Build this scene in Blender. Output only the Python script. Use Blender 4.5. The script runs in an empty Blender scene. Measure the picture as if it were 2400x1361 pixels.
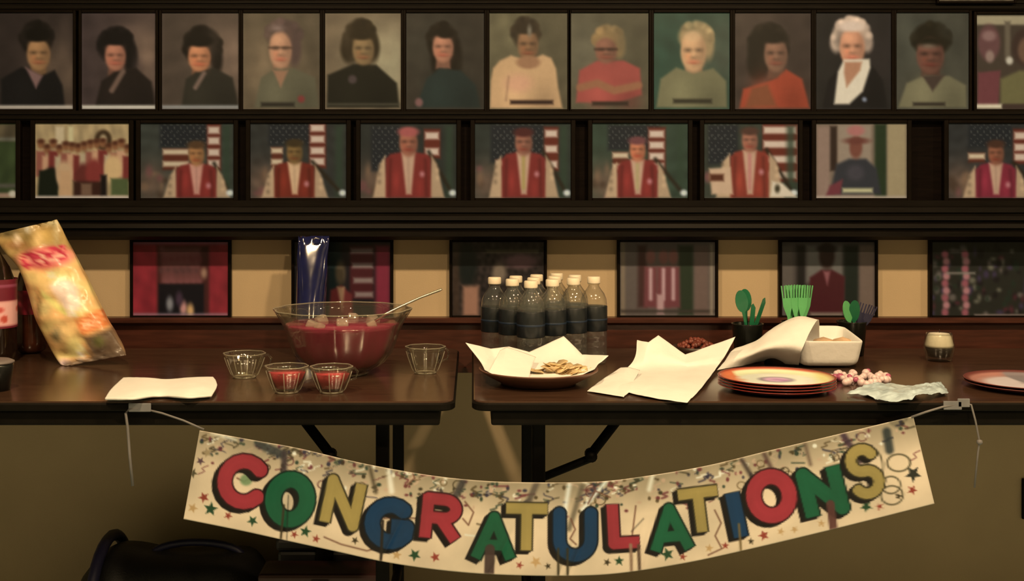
import bpy, bmesh, math, random
import numpy as np
from mathutils import Vector, Matrix
random.seed(7); rng = np.random.RandomState(7)
SC = bpy.context.scene
COL = SC.collection

# ---------------------------------------------------------------- camera
F, CX, YH = 2850.0, 1108.0, 422.0          # focal length and principal point in photo pixels
HC, TZ = 1.1745, 0.74                      # eye height, table top height
cam = bpy.data.cameras.new('camera'); cam.sensor_width = 36.0; cam.lens = F/2400*36
cam.shift_x = (1200-CX)/2400; cam.shift_y = -(680.5-YH)/2400
camo = bpy.data.objects.new('camera', cam); COL.objects.link(camo)
camo.location = (0, 0, HC); camo.rotation_euler = (math.pi/2, 0, 0)
cam.clip_start = 0.05
SC.camera = camo
# ---------------------------------------------------------------- world, exposure
w = bpy.data.worlds.new('world'); SC.world = w; w.use_nodes = True
w.node_tree.nodes['Background'].inputs[0].default_value = (0.9, 0.7, 0.45, 1)
w.node_tree.nodes['Background'].inputs[1].default_value = 0.02
SC.view_settings.view_transform = 'Standard'; SC.view_settings.look = 'None'
SC.view_settings.gamma = 1.0; SC.view_settings.use_curve_mapping = False
SC.view_settings.exposure = 0.0
LAMPCOL = (1.0, 0.70, 0.38)
LAMPS = [(-0.75, 1.30, 2.62, 42), (0.85, 1.30, 2.62, 52), (-0.75, -0.15, 2.62, 12), (0.95, -0.15, 2.62, 42), (2.9, 1.3, 2.62, 30), (-2.9, 1.3, 2.62, 3)]
for (x, y, z, p) in LAMPS:
    l = bpy.data.lights.new('lamp_light', 'AREA'); l.shape = 'DISK'; l.size = 0.15; l.energy = p; l.color = LAMPCOL
    o = bpy.data.objects.new('lamp_light', l); COL.objects.link(o); o.location = (x, y, z-0.035)
ILL = dict(table=(1.25, 0.90, 0.46), top=(1.12, 0.76, 0.37), mid=(1.25, 0.86, 0.42), low=(0.85, 0.58, 0.28), banner=(1.28, 0.90, 0.44), bag=(0.68, .57, .31), under=(.3, .22, .11))

# ---------------------------------------------------------------- helpers
def lin(c):
    c = np.asarray(c, float)/255.0
    return np.where(c <= 0.04045, c/12.92, ((c+0.055)/1.055)**2.4)
def alb(c, ill='table'):                     # surface colour of something seen with colour c under the warm lamps
    return np.clip(lin(c)/np.array(ILL[ill]), 0.001, 0.9)
def P(px, py, d): return Vector(((px-CX)*d/F, d, HC-(py-YH)*d/F))
def DT(py, lift=0.0): return F*(HC-TZ-lift)/(py-YH)          # distance of a point lying on the table
def T(px, py, lift=0.0): return P(px, py, DT(py, lift))

MATS = {}
def mat(name, rgb, rough=0.5, metal=0.0, var=0.12, scale=30.0, bump=0.0, bscale=200.0, stretch=None, coat=0.0, spec=0.5, vcol=False, sheen=0):
    if name in MATS: return MATS[name]
    m = bpy.data.materials.new(name); m.use_nodes = True; nt = m.node_tree; N = nt.nodes; L = nt.links
    b = N['Principled BSDF']
    tc = N.new('ShaderNodeTexCoord'); mp = N.new('ShaderNodeMapping'); L.new(tc.outputs['Object'], mp.inputs[0])
    if stretch: mp.inputs['Scale'].default_value = stretch
    ns = N.new('ShaderNodeTexNoise'); ns.inputs['Scale'].default_value = scale; ns.inputs['Detail'].default_value = 5
    L.new(mp.outputs[0], ns.inputs['Vector'])
    mr = N.new('ShaderNodeMapRange'); mr.inputs['From Min'].default_value = 0.3; mr.inputs['From Max'].default_value = 0.7
    mr.inputs['To Min'].default_value = 1-var; mr.inputs['To Max'].default_value = 1+var
    L.new(ns.outputs[0], mr.inputs[0])
    mx = N.new('ShaderNodeMix'); mx.data_type = 'RGBA'; mx.blend_type = 'MULTIPLY'; mx.inputs[0].default_value = 1
    if vcol:
        at = N.new('ShaderNodeAttribute'); at.attribute_name = 'Col'; L.new(at.outputs['Color'], mx.inputs[6])
    else: mx.inputs[6].default_value = (*rgb, 1)
    L.new(mr.outputs[0], mx.inputs[7]); L.new(mx.outputs[2], b.inputs['Base Color'])
    b.inputs['Roughness'].default_value = rough; b.inputs['Metallic'].default_value = metal
    b.inputs['Coat Weight'].default_value = coat; b.inputs['Coat Roughness'].default_value = 0.08
    b.inputs['Specular IOR Level'].default_value = spec
    if bump:
        n2 = N.new('ShaderNodeTexNoise'); n2.inputs['Scale'].default_value = bscale; L.new(mp.outputs[0], n2.inputs['Vector'])
        bp = N.new('ShaderNodeBump'); bp.inputs['Strength'].default_value = bump; bp.inputs['Distance'].default_value = 0.002
        L.new(n2.outputs[0], bp.inputs['Height']); L.new(bp.outputs[0], b.inputs['Normal'])
    MATS[name] = m; return m
def glassmat(name, tint=(0.97, 0.97, 0.95), rough=0.02, ior=1.5, body=0.0, bodycol=(0.8, 0.8, 0.8)):
    if name in MATS: return MATS[name]
    m = bpy.data.materials.new(name); m.use_nodes = True; nt = m.node_tree; N = nt.nodes; L = nt.links
    N.remove(N['Principled BSDF']); out = N['Material Output']
    tr = N.new('ShaderNodeBsdfTransparent'); tr.inputs[0].default_value = (*tint, 1)
    gl = N.new('ShaderNodeBsdfGlossy'); gl.inputs['Roughness'].default_value = rough
    lw = N.new('ShaderNodeLayerWeight'); lw.inputs['Blend'].default_value = .5
    pw = N.new('ShaderNodeMath'); pw.operation = 'POWER'; pw.inputs[1].default_value = 3.0; L.new(lw.outputs['Facing'], pw.inputs[0])
    fr = N.new('ShaderNodeMapRange'); fr.inputs['To Min'].default_value = 0.08; fr.inputs['To Max'].default_value = 0.9; L.new(pw.outputs[0], fr.inputs[0])
    mx = N.new('ShaderNodeMixShader'); L.new(fr.outputs[0], mx.inputs[0]); L.new(tr.outputs[0], mx.inputs[1]); L.new(gl.outputs[0], mx.inputs[2])
    res = mx.outputs[0]
    if body > 0:
        df = N.new('ShaderNodeBsdfDiffuse'); df.inputs[0].default_value = (*bodycol, 1)
        m2 = N.new('ShaderNodeMixShader'); m2.inputs[0].default_value = body; L.new(res, m2.inputs[1]); L.new(df.outputs[0], m2.inputs[2]); res = m2.outputs[0]
    L.new(res, out.inputs[0]); MATS[name] = m; return m

def props(o, label=None, cat=None, group=None, kind=None):
    if label: o['label'] = label
    if cat: o['category'] = cat
    if group: o['group'] = group
    if kind: o['kind'] = kind
    return o
def thing(name, label, cat, loc=(0, 0, 0), group=None):
    o = bpy.data.objects.new(name, None); COL.objects.link(o); o.location = loc; o.empty_display_size = 0.05
    return props(o, label, cat, group)
def link(name, me, m, parent=None):
    o = bpy.data.objects.new(name, me); COL.objects.link(o)
    if m is not None: me.materials.append(m)
    if parent is not None:
        par = parent; t = Vector((0, 0, 0))
        while par is not None: t = t+par.location; par = par.parent
        o.parent = parent; me.transform(Matrix.Translation(-t))
    return o
def mesh(name, V, Fc, m, parent=None, smooth=False, cols=None):
    me = bpy.data.meshes.new(name); me.from_pydata([tuple(v) for v in V], [], Fc); me.validate(); me.update()
    if smooth: me.polygons.foreach_set('use_smooth', [True]*len(me.polygons))
    if cols is not None:
        a = me.color_attributes.new('Col', 'FLOAT_COLOR', 'POINT')
        c = np.ones((len(V), 4), np.float32); c[:, :3] = cols; a.data.foreach_set('color', c.ravel())
    return link(name, me, m, parent)
def bmobj(name, bm, m, parent=None, smooth=False):
    me = bpy.data.meshes.new(name); bmesh.ops.recalc_face_normals(bm, faces=bm.faces); bm.to_mesh(me); bm.free()
    if smooth: me.polygons.foreach_set('use_smooth', [True]*len(me.polygons))
    return link(name, me, m, parent)
def bm_box(bm, x0, x1, y0, y1, z0, z1, bev=0.0, seg=2):
    r = bmesh.ops.create_cube(bm, size=1.0)
    bmesh.ops.scale(bm, vec=(abs(x1-x0), abs(y1-y0), abs(z1-z0)), verts=r['verts'])
    bmesh.ops.translate(bm, vec=((x0+x1)/2, (y0+y1)/2, (z0+z1)/2), verts=r['verts'])
    if bev:
        es = list({e for v in r['verts'] for e in v.link_edges})
        bmesh.ops.bevel(bm, geom=es, offset=bev, segments=seg, profile=0.5, affect='EDGES')
def box(name, m, parent, x0, x1, y0, y1, z0, z1, bev=0.0, seg=2):
    bm = bmesh.new(); bm_box(bm, x0, x1, y0, y1, z0, z1, bev, seg); return bmobj(name, bm, m, parent)
def extrude_x(name, m, parent, prof, x0, x1):        # prof: closed list of (y, z)
    n = len(prof); V = [(x, y, z) for x in (x0, x1) for (y, z) in prof]
    Fc = [(i, (i+1) % n, n+(i+1) % n, n+i) for i in range(n)]+[tuple(range(n))[::-1], tuple(range(n, 2*n))]
    o = mesh(name, V, Fc, m, parent)
    bm = bmesh.new(); bm.from_mesh(o.data); bmesh.ops.recalc_face_normals(bm, faces=bm.faces); bm.to_mesh(o.data); bm.free()
    return o
def lathe(name, m, parent, prof, c, seg=40, flute=0, famp=0.0, smooth=True, close=False, tilt=None, cols=None):
    V = []; n = len(prof)
    for i, (r, z) in enumerate(prof):
        for k in range(seg):
            a = 2*math.pi*k/seg; rr = r*(1+famp*math.cos(flute*a)) if flute else r
            v = Vector((rr*math.cos(a), rr*math.sin(a), z))
            if tilt: v = tilt @ v
            V.append(v+Vector(c))
    Fc = []
    last = n if close else n-1
    for i in range(last):
        for k in range(seg):
            a, b = i*seg+k, i*seg+(k+1) % seg; j = (i+1) % n
            Fc.append((a, b, j*seg+(k+1) % seg, j*seg+k))
    if not close:
        if prof[0][0] > 1e-5: Fc.append(tuple(range(seg))[::-1])
        if prof[-1][0] > 1e-5: Fc.append(tuple(range((n-1)*seg, n*seg)))
    return mesh(name, V, Fc, m, parent, smooth, cols)
def tube(name, m, parent, pts, r, seg=8, smooth=True):
    pts = [Vector(p) for p in pts]; V = []; n = len(pts)
    rs = r if isinstance(r, (list, tuple)) else [r]*n
    for i, p in enumerate(pts):
        t = (pts[min(i+1, n-1)]-pts[max(i-1, 0)]).normalized()
        u = t.cross(Vector((0.31, 0.2, 0.93))).normalized(); v = t.cross(u)
        for k in range(seg):
            a = 2*math.pi*k/seg; V.append(p+(u*math.cos(a)+v*math.sin(a))*rs[i])
    Fc = [(i*seg+k, i*seg+(k+1) % seg, (i+1)*seg+(k+1) % seg, (i+1)*seg+k) for i in range(n-1) for k in range(seg)]
    Fc += [tuple(range(seg))[::-1], tuple(range((n-1)*seg, n*seg))]
    return mesh(name, V, Fc, m, parent, smooth)
def catmull(A, n):                                   # A (k, dim) -> (n, dim)
    A = np.asarray(A, float); k = len(A)
    t = np.linspace(0, k-1, n); i = np.minimum(t.astype(int), k-2); f = (t-i)[:, None]
    g = lambda j: A[np.clip(j, 0, k-1)]
    p0, p1, p2, p3 = g(i-1), g(i), g(i+1), g(i+2)
    return 0.5*((2*p1)+(-p0+p2)*f+(2*p0-5*p1+4*p2-p3)*f*f+(-p0+3*p1-3*p2+p3)*f**3)
def linear(A, n):
    A = np.asarray(A, float); k = len(A); t = np.linspace(0, k-1, n); i = np.minimum(t.astype(int), k-2); f = (t-i)[:, None]
    return A[i]*(1-f)+A[i+1]*f
def sheet(name, m, parent, rows, nu=40, nv=24, thick=0.0012, crumple=0.0, sharp=False, smooth=True, cs=25.0):
    R = np.array([[tuple(p) for p in r] for r in rows], float)
    fu = linear if sharp else catmull
    A = np.array([fu(r, nu) for r in R])                 # rows x nu x 3
    A = np.array([catmull(A[:, i], nv) for i in range(nu)]).transpose(1, 0, 2)   # nv x nu x 3
    from mathutils import noise
    V = []
    for i in range(nv):
        for j in range(nu):
            v = Vector(A[i, j])
            if crumple:
                nz = noise.noise_vector(v*cs)+0.5*noise.noise_vector(v*cs*2.3)
                v = v+Vector((nz.x*.4, nz.y, nz.z*.6+.3))*crumple
            v.z = max(v.z, TZ+0.0015) if v.y > 2.385 else v.z
            V.append(v)
    Fc = [(i*nu+j, i*nu+j+1, (i+1)*nu+j+1, (i+1)*nu+j) for i in range(nv-1) for j in range(nu-1)]
    o = mesh(name, V, Fc, m, parent, smooth)
    s = o.modifiers.new('solid', 'SOLIDIFY'); s.thickness = thick; s.offset = 1
    return o

# ---------------------------------------------------------------- print painting (flat pictures as colour attributes)
class Canvas:
    ms = 0.0
    def __init__(s, px, py, base):
        s.x, s.y = px, py; s.c = np.zeros(px.shape+(3,)); s.c[:] = base
    def put(s, d, col, soft=3.0, a=1.0):              # d: signed distance (<0 inside)
        soft = max(soft, s.ms); k = np.clip(0.5-d/(2*soft), 0, 1)*a; k = (k*k*(3-2*k))[..., None]
        s.c = s.c*(1-k)+np.asarray(col, float)*k
    def ell(s, cx, cy, rx, ry, col, soft=4, a=1.0, rot=0):
        x, y = s.x-cx, s.y-cy
        if rot: c, sn = math.cos(rot), math.sin(rot); x, y = x*c+y*sn, -x*sn+y*c
        r = np.sqrt((x/rx)**2+(y/ry)**2); s.put((r-1)*min(rx, ry), col, soft, a)
    def glow(s, cx, cy, rx, ry, col, a=1.0):
        k = (np.exp(-((s.x-cx)/rx)**2-((s.y-cy)/ry)**2)*a)[..., None]; s.c = s.c*(1-k)+np.asarray(col, float)*k
    def rect(s, x0, x1, y0, y1, col, soft=2, a=1.0):
        d = np.maximum(np.abs(s.x-(x0+x1)/2)-abs(x1-x0)/2, np.abs(s.y-(y0+y1)/2)-abs(y1-y0)/2); s.put(d, col, soft, a)
    def poly(s, pts, col, soft=3, a=1.0):
        ins = np.zeros(s.x.shape, bool); dm = np.full(s.x.shape, 1e9); n = len(pts)
        for i in range(n):
            x1, y1 = pts[i]; x2, y2 = pts[(i+1) % n]
            c = ((y1 > s.y) != (y2 > s.y)) & (s.x < (x2-x1)*(s.y-y1)/(y2-y1+1e-9)+x1); ins ^= c
            dm = np.minimum(dm, s.seg(x1, y1, x2, y2))
        s.put(np.where(ins, -dm, dm), col, soft, a)
    def seg(s, x1, y1, x2, y2):
        dx, dy = x2-x1, y2-y1; L = dx*dx+dy*dy+1e-9
        t = np.clip(((s.x-x1)*dx+(s.y-y1)*dy)/L, 0, 1)
        return np.hypot(s.x-x1-t*dx, s.y-y1-t*dy)
    def line(s, pts, w, col, soft=2, a=1.0):
        d = np.full(s.x.shape, 1e9)
        for p, q in zip(pts[:-1], pts[1:]): d = np.minimum(d, s.seg(*p, *q))
        s.put(d-w, col, soft, a)
    def mottle(s, amp, sc, seed=0):
        r = np.random.RandomState(abs(int(seed)))
        n = np.zeros(s.x.shape)
        for k in range(7):
            a, ph = r.uniform(0, 6.28, 2); f = r.uniform(.5, 1.6)/sc
            n += np.sin((s.x*math.cos(a)+s.y*math.sin(a))*f*6.28+ph)
        s.c = np.clip(s.c*(1+amp*n[..., None]/3), 0, 255)

def print_mesh(name, parent, x0, x1, y0, y1, d, painter, ill, step=3.0, m=None):
    nx, ny = int((x1-x0)/step)+1, int((y1-y0)/step)+1
    px, py = np.meshgrid(np.linspace(x0, x1, nx), np.linspace(y0, y1, ny))
    cv = Canvas(px, py, (60, 50, 38)); cv.ms = 5.0; painter(cv)
    col = np.clip(lin(cv.c)/np.array(ILL[ill]), 0.0008, 0.95).reshape(-1, 3)
    V = np.stack([(px-CX)*d/F, np.full(px.shape, d), HC-(py-YH)*d/F], -1).reshape(-1, 3)
    Fc = [(i*nx+j, (i+1)*nx+j, (i+1)*nx+j+1, i*nx+j+1) for i in range(ny-1) for j in range(nx-1)]
    return mesh(name, V, Fc, m or M_PRINT, parent, False, col)

# ---------------------------------------------------------------- shared materials
M_PRINT = mat('photo_print', (1, 1, 1), 0.35, var=0.04, scale=60, vcol=True, spec=0.25)
M_FRAME = mat('black_frame', (0.005, 0.003, 0.002), 0.5, var=0.3, spec=.08)
M_PANEL = mat('dark_wood_panel', (0.005, 0.003, 0.0025), 0.6, var=0.35, scale=12, stretch=(1, 1, 12), spec=0.05)
M_MOULD = mat('dark_moulding', (0.006, 0.0045, 0.0035), 0.5, var=0.3, scale=14, stretch=(1, 1, 14), spec=0.10)
M_WAIN = mat('red_brown_wood', (0.055, 0.016, 0.010), 0.35, var=0.35, scale=10, stretch=(1, 1, 10))
M_WALL = mat('cream_paint', (0.52, 0.40, 0.26), 0.75, var=0.05, scale=6, bump=0.15, bscale=300)
M_TABLE = mat('table_laminate', (0.052, 0.027, 0.017), 0.22, var=0.25, scale=9, stretch=(1, 8, 1), spec=0.55)
M_EDGE = mat('table_black_edge', (0.006, 0.005, 0.004), 0.45, var=0.2, spec=.08)
M_LEG = mat('black_leg_paint', (0.005, 0.0045, 0.004), 0.5, var=0.2, spec=.1)
M_PAPER = mat('white_paper', (0.86, 0.86, 0.86), 0.8, var=0.03, scale=20, bump=0.35, bscale=70)
M_CLEAR = glassmat('clear_glass', (0.95, 0.95, 0.92), 0.03, 1.5, .012, (.8, .75, .6))
M_RIM = glassmat('glass_rim', (.9, .9, .85), .05, 1.5, .20, (.8, .75, .62))  # whitish body colour paints in the bright highlights of rims and ribs
M_RED = mat('red_punch', tuple(alb((172, 54, 58))), 0.12, var=0.1, scale=18)
M_PINK = mat('red_punch_bright', tuple(alb((212, 66, 54))), 0.12, var=0.2, scale=60)

# ---------------------------------------------------------------- setting
WD = 3.2                                              # distance of the cream wall
def struct(o): o['kind'] = 'structure'; return o
struct(box('wall_back', M_WALL, None, -4.0, 4.0, WD, WD+0.12, 0, 2.7))
M_WALL2 = mat('side_wall_paint', (0.46, 0.48, 0.40), 0.8, var=0.05, scale=6)
struct(box('wall_left', M_WALL2, None, -4.12, -4.0, -2.5, WD+0.12, 0, 2.7))
struct(box('wall_right', M_WALL2, None, 4.0, 4.12, -2.5, WD+0.12, 0, 2.7))
struct(box('wall_front', M_WALL2, None, -4.12, 4.12, -2.62, -2.5, 0, 2.7))
struct(box('floor', mat('floor_carpet', (0.36, 0.43, 0.42), 0.9, var=0.3, scale=40, bump=0.5, bscale=400), None, -4.12, 4.12, -2.62, WD+0.12, -0.1, 0))
struct(box('ceiling', mat('ceiling_paint', (0.34, 0.36, 0.32), 0.9, var=0.05), None, -4.12, 4.12, -2.62, WD+0.12, 2.7, 2.8))
zof = lambda py, d: HC-(py-YH)*d/F
PF = WD-0.02                                          # face of the upper dark panel
struct(box('trim_1', M_PANEL, None, -3.9, 3.9, PF, WD, zof(540, PF), 1.98))
def rail(name, py0, py1, proj, extra=0.006):          # rails between the picture rows
    z0, z1 = zof(py1, PF-proj), zof(py0, PF-proj)
    h = z1-z0; y = PF
    prof = [(y, z0), (y-proj+extra, z0), (y-proj, z0+h*.2), (y-proj, z0+h*.45), (y-proj+.004, z0+h*.5), (y-proj+.004, z0+h*.6), (y-proj, z0+h*.65), (y-proj, z0+h*.85), (y-proj+.003, z1), (y, z1)]
    return struct(extrude_x(name, M_MOULD, None, prof, -3.9, 3.9))
rail('trim_2', -2, 25, 0.028)
rail('trim_3', 259, 283, 0.028)
# crown moulding carrying the middle row: stacked grooved fillets stepping out and back
prof = []
yb = PF
z = lambda py: zof(py, PF-0.06)
steps = [(470, .034), (484, .034), (486, .044), (498, .046), (500, .040), (504, .040), (506, .054), (516, .056), (518, .048), (522, .048), (524, .070), (534, .074), (536, .066), (540, .066), (542, .088), (553, .088), (556, .080), (562, .066)]
prof = [(yb, z(470))]+[(yb-p, z(py)) for py, p in steps]+[(WD, z(562))]+[(WD, z(470))]
struct(extrude_x('trim_4', M_MOULD, None, prof, -3.9, 3.9))
# ledge and low red-brown board that the bottom row stands on
zl = zof(744, WD-0.03)
struct(extrude_x('trim_5', M_WAIN, None, [(WD, zl), (WD-.040, zl), (WD-.044, zl-.004), (WD-.044, zl-.012), (WD-.034, zl-.017), (WD-.026, zl-.020), (WD-.022, zl-.034), (WD-.022, 0.69), (WD-.027, 0.685), (WD-.027, 0.672), (WD, 0.668)], -3.9, 3.9))
struct(box('baseboard_back', M_WALL, None, -4, 4, WD-0.015, WD, 0, 0.095, 0.003))
# ceiling lamps
M_LENS = bpy.data.materials.new('lamp_lens'); M_LENS.use_nodes = True
b = M_LENS.node_tree.nodes['Principled BSDF']; b.inputs['Emission Color'].default_value = (*LAMPCOL, 1); b.inputs['Emission Strength'].default_value = 12
lampmetal = mat('lamp_metal', (0.6, 0.55, 0.45), 0.4, 0.6)
LN = ['over the left table', 'over the right table', 'behind the camera on the left', 'behind the camera on the right', 'near the right wall', 'near the left wall']
for i, (x, y, z_, p) in enumerate(LAMPS):
    t = thing('ceiling_light', 'round recessed ceiling downlight '+LN[i], 'ceiling light', (x, y, 2.7), 'recessed ceiling lights')
    lathe('light_ring', lampmetal, t, [(0.085, 2.7), (0.11, 2.7), (0.115, 2.69), (0.10, 2.672), (0.085, 2.672)], (x, y, 0), 32, close=True)
    lathe('light_lens', M_LENS, t, [(0.0001, 2.688), (0.083, 2.688), (0.083, 2.698), (0.0001, 2.698)], (x, y, 0), 32)

# ---------------------------------------------------------------- framed pictures
def framed(name, label, cat, group, x0, x1, y0, y1, d, fw, painter, ill, depth=0.016, fmat=None, mat_border=None):
    c = P((x0+x1)/2, y1, d)
    t = thing(name, label, cat, c, group)
    X0, Z1 = P(x0, y0, d).x, P(x0, y0, d).z; X1, Z0 = P(x1, y1, d).x, P(x1, y1, d).z
    bm = bmesh.new(); yf, yb = d-0.006, d+depth-0.006; f = fw
    for (a, b_, c_, e) in ((X0-f, X0, Z0-f, Z1+f), (X1, X1+f, Z0-f, Z1+f), (X0, X1, Z1, Z1+f), (X0, X1, Z0-f, Z0)):
        bm_box(bm, a, b_, yf, yb, c_, e, 0.0015, 1)
    bmobj('frame_border', bm, fmat or M_FRAME, t)
    box('backing_board', M_FRAME, t, X0, X1, d+0.002, yb, Z0, Z1)
    print_mesh('photo_print', t, x0, x1, y0, y1, d, painter, ill)
    return t

SKIN = (165, 112, 72)
def head(cv, cx, cy, rx, ry, skin, glasses=False, smile=True, turn=0):
    sk = np.array(skin, float)
    cv.ell(cx, cy, rx, ry, sk, 4)
    cv.ell(cx-rx*.3+turn, cy-ry*.55, rx*.55, ry*.3, sk*1.14, 8, .8)
    cv.ell(cx+rx*.75, cy, rx*.3, ry*.8, sk*.72, 8, .6)
    cv.ell(cx+rx*.35, cy+ry*.45, rx*.55, ry*.4, sk*.8, 8, .55); cv.ell(cx-rx*.4, cy+ry*.22, rx*.28, ry*.2, sk*[1.16, 1.02, .98], 7, .7)
    for s in (-1, 1): cv.ell(cx+s*rx*.42+turn, cy-ry*.10, rx*.30, ry*.11, sk*.5, 4, .75)
    if glasses: cv.line([(cx-rx, cy-ry*.12), (cx+rx, cy-ry*.12)], 2.2, sk*.4, 3, .9)
    cv.ell(cx+turn, cy+ry*.15, rx*.14, ry*.22, sk*1.12, 4, .7)
    cv.ell(cx+turn, cy+ry*.28, rx*.24, ry*.07, sk*.65, 4, .7)
    cv.ell(cx+turn, cy+ry*.5, rx*.42, ry*.1, (sk[0]*.85, sk[1]*.5, sk[2]*.5), 4, .8)
    if smile: cv.ell(cx+turn, cy+ry*.47, rx*.26, ry*.035, sk*1.25, 3, .7)
def portrait(bg, glow, gx, gy, hair, hairs, face, skin, torso, tcol, extra=None, glasses=False, smile=True, bottom=None):
    def f(cv):
        x0, x1, y0, y1 = cv.x.min(), cv.x.max(), cv.y.min(), cv.y.max()
        cv.c[:] = bg; cv.glow(gx, gy, 75, 95, glow, .9); cv.mottle(.06, 60, int(x0))
        for h in hairs: cv.ell(*h, hair, 7)
        rr = np.random.RandomState(int(abs(x0)))
        for k in range(14):
            a = rr.uniform(math.pi*.9, math.pi*2.1); h = hairs[0]
            cv.ell(h[0]+h[2]*.9*math.cos(a), h[1]+h[3]*.9*math.sin(a), 8, 8, np.array(hair)*rr.uniform(.8, 1.35), 6, .75)
        for k in range(12): cv.glow(rr.uniform(x0, x1), rr.uniform(y0, y1), 14, 26, np.array(bg)*rr.uniform(.8, 1.3), .25)
        cv.poly([(face[0]-face[2]*.55, face[1]), (face[0]+face[2]*.6, face[1]), (face[0]+face[2]*.75, face[1]+face[3]+16), (face[0]-face[2]*.7, face[1]+face[3]+16)], np.array(skin)*.72, 5)
        cv.poly(torso, tcol, 5)
        tc = np.array(tcol, float); xm = sum(p[0] for p in torso)/len(torso)
        cv.glow(xm-30, y1-40, 26, 40, tc*1.25, .5); cv.glow(xm+45, y1-20, 30, 40, tc*.7, .5)
        head(cv, *face, skin, glasses, smile)
        cv.ell(hairs[0][0], hairs[0][1]-hairs[0][3]*.35, hairs[0][2]*.8, hairs[0][3]*.5, hair, 7, .9) if False else None
        if extra: extra(cv)
        d = np.maximum(np.abs(cv.x-(x0+x1)/2)-(x1-x0)/2, np.abs(cv.y-(y0+y1)/2)-(y1-y0)/2)
        cv.put(-(d+3.0), np.array(bg)*1.25+10, 2, .5)
        if bottom: cv.rect(x0, x1, y1-9, y1-1, bottom, 2)
    return f
def fringe(cx, cy, rx, ry, col, soft=5): return lambda cv: cv.ell(cx, cy, rx, ry, col, soft)
def multi(*fs):
    def g(cv):
        for h in fs: h(cv)
    return g
PO = lambda pts, c, s=4, a=1: (lambda cv: cv.poly(pts, c, s, a))
RE = lambda x0, x1, y0, y1, c, s=2, a=1: (lambda cv: cv.rect(x0, x1, y0, y1, c, s, a))
LI = lambda pts, wd, c, s=3, a=1: (lambda cv: cv.line(pts, wd, c, s, a))
EL = lambda x, y, rx, ry, c, s=4, a=1: (lambda cv: cv.ell(x, y, rx, ry, c, s, a))

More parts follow.
